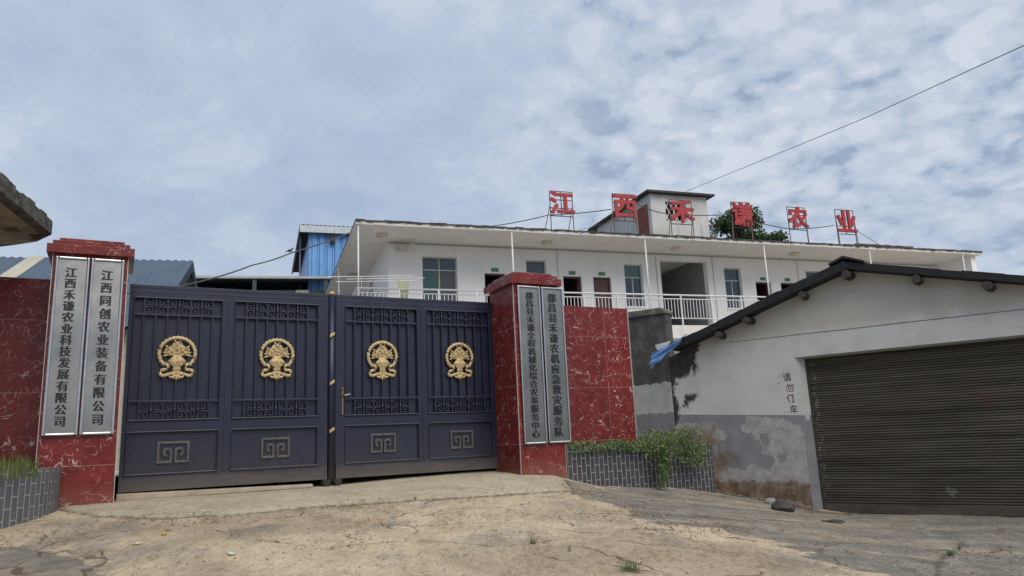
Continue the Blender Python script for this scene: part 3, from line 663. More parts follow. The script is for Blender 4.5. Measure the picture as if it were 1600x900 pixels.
# ------------------------------------------------------------------ gate
def fret(mb, cx, cz, w, h, t, y0, y1):        # big mirrored key pattern
    for sx in (-1, 1):
        P = [(0, h / 2), (sx * w / 2, h / 2), (sx * w / 2, -h / 2), (sx * .08 * w, -h / 2), (sx * .08 * w, h * .12), (sx * .13 * w, h * .17), (sx * .27 * w, h * .17), (sx * .31 * w, h * .08), (sx * .29 * w, -h * .12), (sx * .22 * w, -h * .18)]
        mb.strip([(cx + a, cz + b) for a, b in P], t, y0, y1)
def small_fret(mb, cx, cz, w, h, flip, t, y0, y1):
    P = [(-.5, .12), (-.5, .5), (.42, .5), (.42, -.42), (-.12, -.42), (-.12, .05), (.12, .05)]
    for sz in (1, -1):
        pts = [(cx + a * w * (1 if flip else -1), cz + sz * h * .26 + b * h * .42 * 1.0) for a, b in P]
        mb.strip(pts, t, y0, y1)
def emblem(parent, px_, pz_, y):
    cx, cz = 0, 0
    def place(mb): mb.v = [(a * .97 + px_, y - .012 + (b - y + .03) * .62, c * 1.0 + pz_) for a, b, c in mb.v]; return mb
    rg = MB(); yc = y - .03
    # ring, open at the bottom, its ends curling outwards
    Rr = .252; pts = []
    for i in range(41):
        a = R(-48 + (276) * i / 40); pts.append((cx + Rr * math.cos(a), yc, cz + .04 + Rr * .93 * math.sin(a)))
    rg.tube(pts, .026, 8)
    for i in range(21):
        a = R(-42 + 264 * i / 20); rg.ball((cx + (Rr + .019) * math.cos(a), yc, cz + .04 + (Rr * .93 + .019) * math.sin(a)), .017, 6, 4)
    for sx in (-1, 1):
        P = [(.165, -.125), (.125, -.15), (.115, -.185), (.135, -.215), (.175, -.213), (.215, -.225), (.232, -.255), (.222, -.29), (.19, -.305), (.145, -.295), (.105, -.275), (.06, -.27), (.03, -.245)]
        rg.tube([(cx + sx * a, yc, cz + b + .012) for a, b in P], [.030, .027, .025, .024, .024, .026, .028, .028, .027, .024, .022, .020, .018], 8)
        rg.tube([(cx + sx * a, yc, cz + b) for a, b in ((.03, -.29), (.055, -.315), (.09, -.31), (.10, -.285))], [.02, .022, .018, .010], 7)
    for i in range(7):
        a = R(-90 + (i - 3) * 26); L_ = .105 - .012 * abs(i - 3)
        rg.tube([(cx, yc, cz - .265), (cx + math.cos(a) * L_ * .6, yc - .008, cz - .265 + math.sin(a) * L_ * .6), (cx + math.cos(a) * L_, yc, cz - .265 + math.sin(a) * L_)], [.012, .019, .007], 6)
    for i in range(5):
        a = R(90 + (i - 2) * 30); rg.tube([(cx, yc, cz - .27), (cx + math.cos(a) * .045, yc - .01, cz - .27 + math.sin(a) * .045), (cx + math.cos(a) * .08, yc, cz - .27 + math.sin(a) * .085)], [.010, .016, .006], 6)
    rg.ball((cx, yc - .012, cz - .262), .018, 8, 5)
    e = place(rg).build('emblem', gold_m, parent, smooth=True)
    v = MB()
    v.lathe([(.052, -.215), (.062, -.19), (.048, -.165), (.07, -.150), (.105, -.115), (.120, -.085), (.112, -.055), (.082, -.025), (.060, -.005), (.078, .02)], (cx, yc, cz), 18, .42)
    for i in range(7):
        a = R(180 + 180 * (i + .5) / 7); v.ball((cx + .120 * math.cos(a), yc + .052 * math.sin(a), cz - .08), .013, 6, 4)
    place(v).build('vase', gold_m, e, smooth=True)
    fl = MB(); rr = random.Random(5)
    fl.prism([(-.19, .0), (-.07, .005), (.07, .005), (.19, .0), (.17, .12), (.09, .15), (.06, .20), (0, .225), (-.06, .20), (-.09, .15), (-.17, .12)], lambda p: (cx + p[0], yc + .004, cz + p[1]), lambda p: (cx + p[0], yc + .012, cz + p[1]))
    for (a, b, r_) in ((0, .10, .040), (-.075, .075, .032), (.075, .075, .032), (0, .045, .03), (-.045, .13, .026), (.045, .13, .026), (0, .175, .028), (-.115, .04, .026), (.115, .04, .026), (-.12, .11, .020), (.12, .11, .020), (-.06, .025, .024), (.06, .025, .024)):
        r_ *= 1.25; fl.ball((cx + a, yc - .016, cz + b), r_ * .5, 7, 5)
        for q in range(6):
            t_ = 2 * math.pi * q / 6 + a * 20
            fl.ball((cx + a + r_ * .72 * math.cos(t_), yc + .002, cz + b + r_ * .72 * math.sin(t_)), r_ * .42, 6, 4, (1, .7, 1))
    for sx in (-1, 1):
        for (a, b, l_, an) in ((.13, .02, .085, -18), (.14, .045, .07, 8), (.125, .12, .06, 40), (.03, .20, .05, 75)):
            fl.tube([(cx + sx * a, yc, cz + b), (cx + sx * (a + l_ * .5 * math.cos(R(an))), yc - .006, cz + b + l_ * .5 * math.sin(R(an))), (cx + sx * (a + l_ * math.cos(R(an))), yc, cz + b + l_ * math.sin(R(an)))], [.008, .017, .004], 6)
    place(fl).build('flowers', gold_m, e, smooth=True)
    return e
def gate_leaf(s0, s1, panels, label, hinge):
    e = empty('gate_leaf', gp3(s0, 0, 1.05), AZG, label, 'gate', 'two leaves of the navy gate')
    w = s1 - s0; B = 1.05
    fr = MB()
    zb, z1_, z2_, zt = .06, 1.325 - B, 1.945 - B, 4.10 - B
    z3_, z4_ = 2.085 - B, 3.915 - B
    for (a, b) in ((zb, z1_), (z2_, z3_), (z4_, zt)): fr.box(.0, w, -.03, .03, a, b)
    xs = sorted([0.0] + [q - s0 for p in panels for q in p] + [w])
    for i in range(0, len(xs), 2):
        if xs[i + 1] - xs[i] > .01:
            fr.box(xs[i], xs[i + 1], -.03, .03, z1_, z2_); fr.box(xs[i], xs[i + 1], -.03, .03, z3_, z4_)
    # raised ridges on the top rail and on the mullion
    fr.box(0, w, -.036, -.03, zt - .05, zt - .005); fr.box(0, w, -.0345, -.03, zt - .115, zt - .10)
    for i in range(2, len(xs) - 2, 2):
        mid_ = (xs[i] + xs[i + 1]) / 2; fr.box(mid_ - .022, mid_ + .022, -.040, -.03, z1_, z4_)
    fr.build('frame', gate_m, e, bevel=.006)
    for (a, b) in panels:
        a -= s0; b -= s0; mo = MB()
        for (za, zb_) in ((z1_, z2_), (z3_, z4_)):
            for (p0, p1) in (((a, za), (b, za)), ((a, zb_), (b, zb_))):
                low = p0[1] == za
                mo.box(a, b, -.052, -.0, p0[1] - .0 if low else p0[1] - .022, p0[1] + (.026 if low else .0))
            for xx in (a, b - .022): mo.box(xx, xx + .022, -.046, -.0, za + .026, zb_ - .022)
        mo.build('moulding', gate_m, e, bevel=.008)
        MB().box(a, b, .004, .016, z1_, z2_).build('lower_panel', gate_m, e)
        up = MB().box(a, b, .028, .036, z3_, z4_)
        up.build('upper_panel', gate_m, e)
        c = (a + b) / 2; pitch = .158; bz = [3.65 - B, 2.37 - B]
        g = MB()
        for q in range(7):
            x = c + (q - 3) * pitch; g.box(x - .014, x + .014, -.032, -.004, z3_ + .02, z4_ - .02)
            if q % 2 == 1:
                for zc in (3.78 - B, 2.235 - B): g.ball((x, -.024, zc), .026, 8, 5, (1, .8, 1.3))
        for z in bz: g.box(a + .015, b - .015, -.040, -.006, z - .016, z + .016)
        for q in range(6):
            x = c + (q - 2.5) * pitch
            for zc in (3.783 - B, 2.232 - B): small_fret(g, x + (.008 if q % 2 else -.008), zc, .092, .225, q % 2 == 0, .019, -.022, .002)
        g.build('grille', gate_m, e, bevel=.004)
        emblem(e, c, 3.035 - B, -.030)
        kf = MB(); fret(kf, c + .01, 1.635 - B, .40, .275, .036, -.022, .004); kf.build('key_ornament', bronze_m, e, bevel=.006)
    return e
g1 = gate_leaf(0.005, 2.93, [(.06, 1.305), (1.47, 2.78)], 'left leaf of the navy steel gate with two gold vase emblems', 0)
g2 = gate_leaf(3.07, 5.965, [(3.21, 4.50), (4.66, 5.90)], 'right leaf of the navy steel gate with a brass handle by its left edge', 1)
# meeting post with brass clips, handle, rollers
ps = MB().tube([(-.07, .0, .02), (-.07, 0, 3.04)], .062, 16); ps.build('meeting_post', gate_m, g2, smooth=True)
MB().lathe([(.045, 0), (.055, .02), (.05, .05), (.03, .06)], (-.07, 0, 3.04), 12).build('post_finial', brass_m, g2)
for z in (3.41, 2.63, 1.87):
    c = MB(); c.prism([(-.115, -.05), (-.035, .0), (-.035, .05), (-.115, .005)], lambda p: (p[0], -.083, p[1] + z - 1.05), lambda p: (p[0], -.055, p[1] + z - 1.05)); c.build('clip', brass_m, g2, bevel=.004)
hd = MB(); hd.strip([(.105, 2.13 - 1.05), (.105, 2.50 - 1.05)], .030, -.045, -.03); hd.ball((.105, -.04, 2.53 - 1.05), .026); hd.ball((.105, -.04, 2.12 - 1.05), .022)
hh = hd.build('handle', simple('copper_brown', (.20, .13, .085), .5, .5), g2, bevel=.004)
MB().tube([(.105, -.04, 2.42 - 1.05), (.11, -.085, 2.42 - 1.05), (.16, -.09, 2.425 - 1.05), (.215, -.088, 2.44 - 1.05), (.245, -.085, 2.425 - 1.05)], [.012, .014, .013, .012, .009], 8).build('lever', steel_m, hh, smooth=True)
for x in (-.16, .02):
    wv = MB(); wv.box(x - .06, x + .06, -.11, .05, -.01, .06); wb = wv.build('roller_bracket', rubber_m, g2)
    MB().tube([(x, -.12, -.02), (x, -.05, -.02)], .04, 12).build('roller', rubber_m, wb)
# raised sill under the gate
sl_ = empty('gate_sill', gp3(0, 0, 1.0), AZG, 'dusty concrete sill running under the closed gate', 'sill')
MB().prism([(-.01, 0), (2.7, 0), (2.7, .055), (-.01, .095)], lambda p: (p[0], -.10, p[1] + .0), lambda p: (p[0], .14, p[1] + .0)).build('sill_strip', sill_m, sl_, bevel=.015)

# ------------------------------------------------------------------ planters
def planter_wall(name, pts, ztops, thick, mat, e):
    """pts: outer face line in local coords (x,y); wall thickness is laid inwards (+left normal)"""
    mb = MB(); mb.uv = []; u = 0; P = [Vector(p) for p in pts]
    for i, p in enumerate(P):
        if i: u += (p - P[i - 1]).length
        d = (P[min(i + 1, len(P) - 1)] - P[max(i - 1, 0)]).normalized(); nrm = Vector((-d.y, d.x)); q = p + nrm * thick; zt = ztops[i]
        for (c, z, uu) in ((p, -.7, u), (p, zt, u), (q, zt, u), (q, -.7, u)):
            mb.v.append((c.x, c.y, z)); mb.uv.append((uu, z + .7 if c is p else z + .7 + thick))
    n = len(P)
    for i in range(n - 1):
        for k in range(4): mb.f.append((4 * i + k, 4 * i + 4 + k, 4 * i + 4 + (k + 1) % 4, 4 * i + (k + 1) % 4))
    mb.f += [(0, 1, 2, 3), (4 * n - 1, 4 * n - 2, 4 * n - 3, 4 * n - 4)]
    return mb.build(name, mat, e)
# right: from the pillar, bulging forwards, back to the garage wall
er = empty('planter', gp3(6.85, -.9, .9), AZG, 'slate tiled planter right of the gate overgrown with creepers', 'planter', 'tiled planters beside the gateway')
N_ = 44; prp = []; prz = []
for i in range(N_ + 1):
    t = i / N_; a = math.pi * t
    s_ = .02 + 3.28 * math.sin(min(1, t / .92) * math.pi / 2) ** .92; d_ = -.02 - .30 * math.sin(min(1, t * 1.35) * math.pi / 2) if t < .62 else -.32 + .85 * (1 - math.cos((t - .62) / .38 * math.pi / 2))
    prp.append((s_, d_)); prz.append(.545 - .13 * t)
planter_wall('tiled_wall', prp, prz, .14, tile_r_m, er)
sm = MB(); sm.v = [(p[0] * .97 + .05, p[1] + .08, .40 - .1 * i / N_) for i, p in enumerate(prp)] + [(3.2, .85, .32), (.0, .85, .42)]
sm.f = [tuple(range(len(sm.v)))]; sm.build('soil', soil_m, er)
el = empty('planter', gp3(-2.6, -.9, .9), AZG, 'light grey tiled planter at the left edge with grass on top', 'planter', 'tiled planters beside the gateway')
plp = []; plz = []
for i in range(41):
    a = R(-180 + 180 * i / 40); plp.append((1.95 * math.cos(a), 1.75 * math.sin(a))); plz.append(.61)
planter_wall('tiled_wall', plp, plz, .14, tile_l_m, el)
sm = MB(); sm.v = [(p[0] * .96, p[1] * .96, .5) for p in plp] + [(1.9, .8, .5), (-1.9, .8, .5)]; sm.f = [tuple(range(len(sm.v)))]; sm.build('soil', soil_m, el)

def leaves(name, mat, centres, size, parent=None, flat=.6, asp=.55, droop=0, seed=1):
    """many small folded leaves as one mesh; centres: Nx3"""
    g = np.random.default_rng(seed); n = len(centres); c = np.asarray(centres, float)
    nrm = g.normal(size=(n, 3)); nrm[:, 2] = np.abs(nrm[:, 2]) + flat; nrm /= np.linalg.norm(nrm, axis=1)[:, None]
    a = g.normal(size=(n, 3)); a[:, 2] -= droop; a -= (a * nrm).sum(1)[:, None] * nrm; a /= np.linalg.norm(a, axis=1)[:, None]
    b = np.cross(nrm, a); L_ = size * g.uniform(.6, 1.35, n)[:, None]; w_ = L_ * asp
    v = np.stack([c - a * L_ * .5, c + b * w_ * .5 + nrm * L_ * .08, c + a * L_ * .5, c - b * w_ * .5 + nrm * L_ * .08], 1).reshape(-1, 3)
    f = np.arange(n * 4).reshape(-1, 4); f = np.concatenate([f[:, [0, 1, 2]], f[:, [0, 2, 3]]])
    me = bpy.data.meshes.new(name); me.from_pydata(v.tolist(), [], f.tolist()); me.materials.append(mat); me.update()
    o = bpy.data.objects.new(name, me); COL.objects.link(o)
    if parent: o.parent = parent
    return o
def blades(mb, x, y, z, n, h, spread, rr, w=.006):
    for i in range(n):
        a = rr.uniform(0, 2 * math.pi); l_ = h * rr.uniform(.5, 1.15); sp = spread * rr.uniform(.2, 1)
        px_, py_ = x + rr.uniform(-.3, .3) * spread, y + rr.uniform(-.3, .3) * spread
        ax, ay = math.cos(a), math.sin(a); wx, wy = -ay * w, ax * w
        p1 = (px_ + ax * sp * .35, py_ + ay * sp * .35, z + l_ * .6); p2 = (px_ + ax * sp, py_ + ay * sp, z + l_ * rr.uniform(.7, 1))
        mb.add([(px_ - wx, py_ - wy, z), (px_ + wx, py_ + wy, z), (p1[0] + wx * .7, p1[1] + wy * .7, p1[2]), (p1[0] - wx * .7, p1[1] - wy * .7, p1[2]), p2], [(0, 1, 2, 3), (3, 2, 4)])

# creeper in the right planter (top mass plus hanging strands over the tiles)
rr = random.Random(3); ec = empty('creeping_plant', gp3(8.2, -1.0, 1.35), AZG, 'green creeper filling the slate planter and hanging over its tiles', 'plant')
pts = []; ox = 8.2 - 6.85; 
def front_y(s_):                                   # front face of the planter at local s
    return float(np.interp(s_, [p[0] for p in prp[:36]], [p[1] for p in prp[:36]]))
for i in range(4300):
    s_ = .06 + 2.85 * rr.random() ** .85
    if not .05 < s_ < 2.85: continue
    fy = front_y(s_); y = rr.uniform(fy - .03, .55); lump = .10 + .09 * math.sin(s_ * 5.1) * math.sin(s_ * 2.3 + 1) + (.09 if 1.5 < s_ < 2.6 else .05)
    z = .43 - .13 * s_ / 3.66 + rr.random() ** 1.3 * lump * (.7 + .5 * s_); pts.append((s_ - ox, y + .1, z - .45 + .0))
strands = [(1.55, .22, .08), (1.72, .72, .06), (1.80, .60, .07), (1.74, .40, .10), (2.20, .30, .09), (2.38, .42, .09), (2.50, .34, .10), (2.62, .40, .08), (2.05, .22, .10), (.9, .06, .1), (.5, .04, .1), (1.3, .10, .1)]
st = MB()
for (s0, ln, wd) in strands:
    n = int(330 * ln); fy = front_y(s0)
    for i in range(n):
        k = rr.random(); s_ = s0 + rr.gauss(0, wd * (1.0 - .3 * k)); pts.append((s_ - ox, front_y(min(3.6, max(.03, s_))) - .03 - abs(rr.gauss(0, .035)) * (1.3 - k) + .1 - .1, .53 - .13 * s_ / 3.66 - .45 - ln * k))
    for q in range(3): st.tube([(s0 - ox + rr.uniform(-wd, wd), fy + .1, .05), (s0 - ox + rr.uniform(-wd, wd) * .7, fy - .035, .06), (s0 - ox + rr.uniform(-wd, wd) * .6, fy - .03, .06 - ln * .5), (s0 - ox, fy - .03, .06 - ln * rr.uniform(.8, 1))], .004, 5)
leaves('foliage', leaf_vine, [(x, y - .1, z) for x, y, z in pts], .062, ec, .5, .5, .4, 4)
st.build('stem', simple('vine_stem', (.09, .11, .04)), ec)['kind'] = 'stuff'
sp = MB()
for i in range(34):
    s_ = rr.uniform(1.2, 3.3); blades(sp, s_ - ox, rr.uniform(-.4, .2), .0, 3, .32, .18, rr, .005)
sp.build('shoots', leaf_grass, ec)['kind'] = 'stuff'
# grass in the left planter
rr = random.Random(8); eg = empty('planter_grass', gp3(-2.0, -1.9, 1.38), AZG, 'light green grass and weeds growing in the grey planter at the left edge', 'grass')
gb = MB()
for i in range(420): blades(gb, rr.uniform(-1.4, 1.15), rr.uniform(-.65, 1.6), .05, 4, .27, .15, rr, .006)
gb.build('grass_blades', leaf_grass, eg)
leaves('low_leaves', leaf_vine, [(rr.uniform(-1.4, 1.2), rr.uniform(-.6, 1.5), rr.uniform(0.02, .12)) for i in range(900)], .045, eg, .6, .5, 0, 5)

# ------------------------------------------------------------------ garage
AZW = 127.0; PW = (5.44, 14.04); GZ = 0.03
aw = R(AZW); GU = (math.sin(aw), math.cos(aw)); GN = (-math.cos(aw), math.sin(aw))
def WP(s, d): return (PW[0] + s * GU[0] + d * GN[0], PW[1] + s * GU[1] + d * GN[1])
eg_ = empty('garage', (PW[0], PW[1], 0), AZW, 'low white garage with a dark gabled roof, grey peeling dado and brown roller shutter', 'garage')
DX0, DX1, DZ = 0.0, 3.95, 2.86; L_, Rr_ = -2.74, 4.75
def roofz(x): return float(np.interp(x, [-3, -2.2, -1.65, -.37, 1.08, 3.67, 5.2], [3.07, 3.33, 3.50, 3.93, 4.37, 3.68, 3.28]))
wm = MB(); thick = .32
def outer(p): return (p[0], 0.0, p[1])
def inner(p): return (p[0], thick, p[1])
JW = -.12                                        # the jamb and lintel are splayed: wider at the face
wm.prism([(L_, -.6), (JW, -.6), (JW, DZ + .03), (JW, roofz(JW)), (-.37, roofz(-.37)), (-1.65, roofz(-1.65)), (-2.2, roofz(-2.2)), (L_, roofz(L_))], outer, inner)
wm.prism([(JW, DZ + .03), (DX1 + .12, DZ + .03), (DX1 + .12, roofz(DX1 + .12)), (3.67, roofz(3.67)), (1.08, roofz(1.08)), (-.08, roofz(-.08)), (JW, roofz(JW))], outer, inner)
wm.prism([(DX1 + .12, -.6), (Rr_, -.6), (Rr_, roofz(Rr_)), (DX1 + .12, roofz(DX1 + .12))], outer, inner)
# side and back walls
wm.box(L_, L_ + .24, thick, 6.5, -.6, roofz(L_) - .05); wm.box(Rr_ - .24, Rr_, thick, 6.5, -.6, roofz(Rr_) - .05)
wm.prism([(L_, -.6), (Rr_, -.6), (Rr_, roofz(Rr_)), (1.0, roofz(1.0)), (L_, roofz(L_))], lambda p: (p[0], 6.5, p[1]), lambda p: (p[0], 6.7, p[1]))
wall_o = wm.build('wall', garage_wall_m, eg_)
def wallxy(px, py):                              # photo point on the plane of the wall -> (x, z)
    r_ = ray(px, py); n2 = Vector((GN[0], GN[1])); o2 = Vector(PW); k = (o2.dot(n2)) / (r_.x * n2.x + r_.y * n2.y)
    q = Vector((0, 0, CZ)) + r_ * k; return ((q.x - PW[0]) * GU[0] + (q.y - PW[1]) * GU[1], q.z)
Z6 = lambda L: [wallxy(960 + a / 2.5, 460 + b / 2.5) for a, b in L]
Z3 = lambda L: [wallxy(1100 + a / 4.5, 600 + b / 4.5) for a, b in L]
MOULD = [Z6([(120, 150), (300, 150), (335, 195), (318, 240), (305, 290), (285, 325), (240, 330), (250, 352), (232, 360), (240, 400), (256, 440), (250, 500), (228, 520), (214, 470), (222, 430), (205, 380), (195, 355), (120, 350)]), Z6([(272, 396), (325, 384), (320, 408), (296, 418), (288, 442), (270, 436)]), Z6([(298, 235), (322, 240), (318, 262), (326, 290), (312, 318), (300, 290)])]
PAINT = [Z3([(-260, 205), (300, 205), (300, 275), (265, 290), (275, 330), (330, 340), (350, 390), (400, 400), (410, 490), (495, 500), (505, 560), (470, 612), (430, 590), (330, 560), (300, 610), (200, 590), (100, 540), (90, 420), (160, 390), (160, 345), (110, 320), (80, 270), (-260, 290)]), Z3([(380, 330), (440, 340), (470, 420), (430, 450), (400, 400)]), Z3([(520, 500), (590, 480), (580, 540), (540, 560)]), Z3([(300, 205), (700, 205), (700, 400), (680, 300), (560, 240), (300, 225)])]
RUST = [Z3([(-260, 290), (60, 290), (110, 400), (260, 560), (180, 640), (90, 700), (-260, 640)]), Z3([(90, 560), (180, 600), (160, 650), (95, 640)])]
def painted_face():
    gx = np.arange(L_, JW + .001, .022); gz_ = np.arange(-.3, 4.4, .022); X, Z = np.meshgrid(gx, gz_)
    top = np.interp(X, [-3, -2.2, -1.65, -.37, 1.08], [3.07, 3.33, 3.50, 3.93, 4.37]) - .004; Zc = np.minimum(Z, top)
    def m_(P, w): return np.max([smooth01(.5 - sdist(X, Zc, p) / w) for p in P], 0)
    A = np.stack([m_(MOULD, .34), m_(PAINT, .26), m_(RUST, .5), np.ones(X.shape)], -1)
    me = bpy.data.meshes.new('painted_face'); I = np.arange(X.size).reshape(X.shape)
    Fq = np.stack([I[:-1, :-1], I[:-1, 1:], I[1:, 1:], I[1:, :-1]], -1).reshape(-1, 4); ok = (Z[:-1, :-1] < top[:-1, :-1]).ravel()
    me.from_pydata(np.c_[X.ravel(), np.full(X.size, -.003), Zc.ravel()].tolist(), [], Fq[ok].tolist()); me.update()
    ca = me.color_attributes.new('stains', 'FLOAT_COLOR', 'POINT'); ca.data.foreach_set('color', A.reshape(-1).astype(np.float32))
    me.materials.append(garage_wall_m); o = bpy.data.objects.new('painted_face', me); COL.objects.link(o); o.parent = eg_
painted_face()
# splayed reveal
rv = MB()
rv.add([(JW, -.0035, -.3), (DX0, .19, -.3), (DX0, .19, DZ), (JW, -.004, DZ + .03)], [(0, 1, 2, 3)])
rv.add([(JW, -.004, DZ + .03), (DX0, .19, DZ), (DX1, .19, DZ), (DX1 + .12, -.004, DZ + .03)], [(0, 1, 2, 3)])
rv.add([(DX1 + .12, -.004, -.3), (DX1, .19, -.3), (DX1, .19, DZ), (DX1 + .12, -.004, DZ + .03)], [(3, 2, 1, 0)])
t = NT('reveal_paint', .9, 0, .2); x, y, z = t.xyz()
t.color(t.mix(t.math('GREATER_THAN', z, 1.80), t.ramp(t.noise(3, 5), [(.3, (.17, .17, .185)), (.7, (.25, .25, .265))]), t.ramp(t.noise(3, 5), [(.3, (.40, .40, .40)), (.7, (.50, .50, .50))])))
rv.build('door_reveal', t.m, eg_)
# long crack of the lintel line
ck = MB(); ck.strip([(-1.36, 3.325), (-1.0, 3.322), (-.4, 3.318), (.1, 3.322), (.9, 3.312), (1.8, 3.312), (2.7, 3.306), (3.7, 3.300)], .010, -.0065, -.0031); ck.build('crack', simple('crack_shadow', (.10, .095, .085)), eg_)
# shutter
sh = MB(); n = 60; z0_, z1_ = .14, 2.92; pitch = (z1_ - z0_) / n; prof = []
for i in range(n):
    zb = z0_ + i * pitch
    jy = rr.uniform(-.004, .004) + .006 * math.sin(i * .31)
    for (k, y) in ((0.0, .250), (.14, .241), (.30, .236), (.55, .234), (.80, .238), (.92, .246), (.96, .256)): prof.append((zb + k * pitch, y + jy))
vs_ = []
for z, y in prof: vs_ += [(DX0 - .03, y, z), (DX1 + .03, y, z)]
sh.add(vs_, [(2 * i, 2 * i + 1, 2 * i + 3, 2 * i + 2) for i in range(len(prof) - 1)])
so_ = sh.build('roller_shutter', shutter_m, eg_)
MB().box(DX0 + .005, DX1 - .005, .222, .275, .02, .15).build('bottom_bar', simple('dirty_bottom_rail', (.075, .062, .048), .7, .1, .3), so_, bevel=.005)
MB().box(DX0 - .05, DX1 + .05, .24, .28, -.1, .02).build('gap_shade_strip', rubber_m, so_)  # black strip painting the shade in the gap under the bottom bar
for xg in (DX0 - .004, DX1 - .04): MB().box(xg, xg + .044, .205, .232, -.02, DZ).build('guide_rail', simple('rusty_guide', (.06, .05, .04), .7, .3, .5, 12), so_)
# roof: two felted slopes with a thick fascia, overhanging the gable by 0.42
OV = -.36; TH = .125
def slope(xa, xb, name, TH):
    mb = MB(); nseg = 14
    for i in range(nseg):
        x0 = xa + (xb - xa) * i / nseg; x1 = xa + (xb - xa) * (i + 1) / nseg; j = rr.uniform(-.012, .012)
        za, zb = roofz(x0) + .0, roofz(x1) + .0
        mb.prism([(x0, za), (x1, zb), (x1, zb + TH + j), (x0, za + TH + j)], lambda p: (p[0], OV + j, p[1]), lambda p: (p[0], 6.9, p[1]))
    return mb.build(name, tar_m, eg_)
slope(-2.45, 1.08, 'roof_slope', .16); slope(1.08, 5.2, 'roof_slope', .12)
rc = MB(); rc.prism([(.80, 4.47), (1.06, 4.565), (1.40, 4.42), (1.40, 4.46), (1.06, 4.61), (.80, 4.51)], lambda p: (p[0], OV - .04, p[1]), lambda p: (p[0], 6.9, p[1]))
rc.build('ridge_cap', tar_m, eg_)
for x in (-1.50, -.85, .20, 1.06, 2.15, 3.20, 4.3):
    lg = MB(); zc = roofz(x) - .075; a = rr.uniform(-.5, .5); hw = .085 * rr.uniform(.85, 1.1); sk = rr.uniform(-.06, .06)
    sq = [(hw * math.cos(a + k * math.pi / 3 + rr.uniform(-.2, .2)) * rr.uniform(.85, 1.1), hw * math.sin(a + k * math.pi / 3)) for k in range(6)]
    lg.prism(sq, lambda p: (x + p[0] + sk, OV - .03 + p[1] * .3, zc + p[1] - .02), lambda p: (x + p[0], .2, zc + p[1])); lg.build('purlin', log_m, eg_, bevel=.008)
# painted notice
wrt = MB(); zc = 2.53
for i, ch in enumerate('请勿仃车'):
    V, Fc = glyph(ch, .165, .175, 0, [(-.008, .0), (.008, .008)]); sk = rr.uniform(-.12, .12); dx = (0, .03, .03, .06)[i] ; z = zc - i * .203
    a = rr.uniform(-.08, .08); wrt = MB().add([(x * math.cos(a) - q * math.sin(a) + q * sk + dx - .31, y - .006, x * math.sin(a) + q * math.cos(a) + z) for x, y, q in V], Fc)
    wrt.build('painted_character', brush_red_m, eg_)
wrt = MB()
for (x, z) in ((-.5, 2.42), (-.46, 2.56), (-.47, 2.44), (-.42, 2.05), (-.43, 1.87)): wrt.box(x - .008, x + .008, -.006, -.0035, z - .008, z + .008)
wrt.build('paint_spots', brush_red_m, eg_)
# little blue and white sticker on the reveal
stk = MB(); stk.add([(JW + .045, .066, 1.70), (JW + .095, .146, 1.70), (JW + .095, .146, 1.83), (JW + .045, .066, 1.83)], [(0, 1, 2, 3)]); stk.build('sticker', simple('sticker_blue_white', (.38, .42, .50)), eg_)
# crumbling step at the foot of the wall
fs = MB(); fs.box(-1.15, -.16, -.16, .0, -.3, .17); fs.box(-.62, -.14, -.30, -.16, -.3, .16); fs.build('footing', simple('crumbling_footing', (.20, .15, .11), .95, 0, .5, 5, .8), eg_, bevel=.03)

# mould blackened pier between the marble wall and the garage
px_, py_ = WP(-2.95, 0)
ep = empty('boundary_pier', (px_, py_, 0), AZW, 'mould blackened rendered pier with a grey coping between the red wall and the garage', 'pier')
MB().box(-1.6, .235, -.03, .30, -.6, 4.12).build('render', pier_m, ep, bevel=.01)
cp = MB(); cp.prism([(-1.63, 4.12), (.26, 4.10), (.26, 4.17), (.17, 4.24), (-1.6, 4.26)], lambda p: (p[0], -.09, p[1]), lambda p: (p[0], .36, p[1])); cp.build('coping', simple('mossy_coping', (.13, .13, .115), .9, 0, .5, 7, .6), ep, bevel=.02)

# blue tarpaulin scrap hanging from the garage eave
et = empty('tarpaulin', (*WP(-2.85, -.35), 3.1), AZW, 'torn blue tarpaulin hanging from the left eave of the garage', 'tarpaulin')
tp = MB(); nu, nv = 16, 12
c00, c10, c01, c11 = Vector((-.10, 0, .16)), Vector((.74, -.02, .47)), Vector((-.14, 0, -.18)), Vector((.58, -.03, .28))
for j in range(nv + 1):
    for i in range(nu + 1):
        u, v = i / nu, j / nv; p = (c00 * (1 - u) + c10 * u) * (1 - v) + (c01 * (1 - u) + c11 * u) * v
        p.y += .035 * math.sin(v * 16 + u * 2) + .03 * math.sin(v * 7 - u * 5) - .10 * math.sin(u * 3.1) * v; p.z += .02 * math.sin(u * 15 + v * 4) * (v - .3) - .05 * math.sin(math.pi * u); tp.v.append(tuple(p))
for j in range(nv):
    for i in range(nu): a = j * (nu + 1) + i; tp.f.append((a, a + 1, a + nu + 2, a + nu + 1))
tb = tp.build('sheet', simple('blue_tarpaulin', (.16, .34, .64), .5, 0, .15), et, smooth=True)
wt = MB(); wt.add([(-.02, .04, .31), (.36, .04, .37), (.30, .02, .28), (.06, .02, .17)], [(0, 1, 2, 3)]); wt.build('white_scrap', simple('white_scrap', (.50, .52, .54)), et)

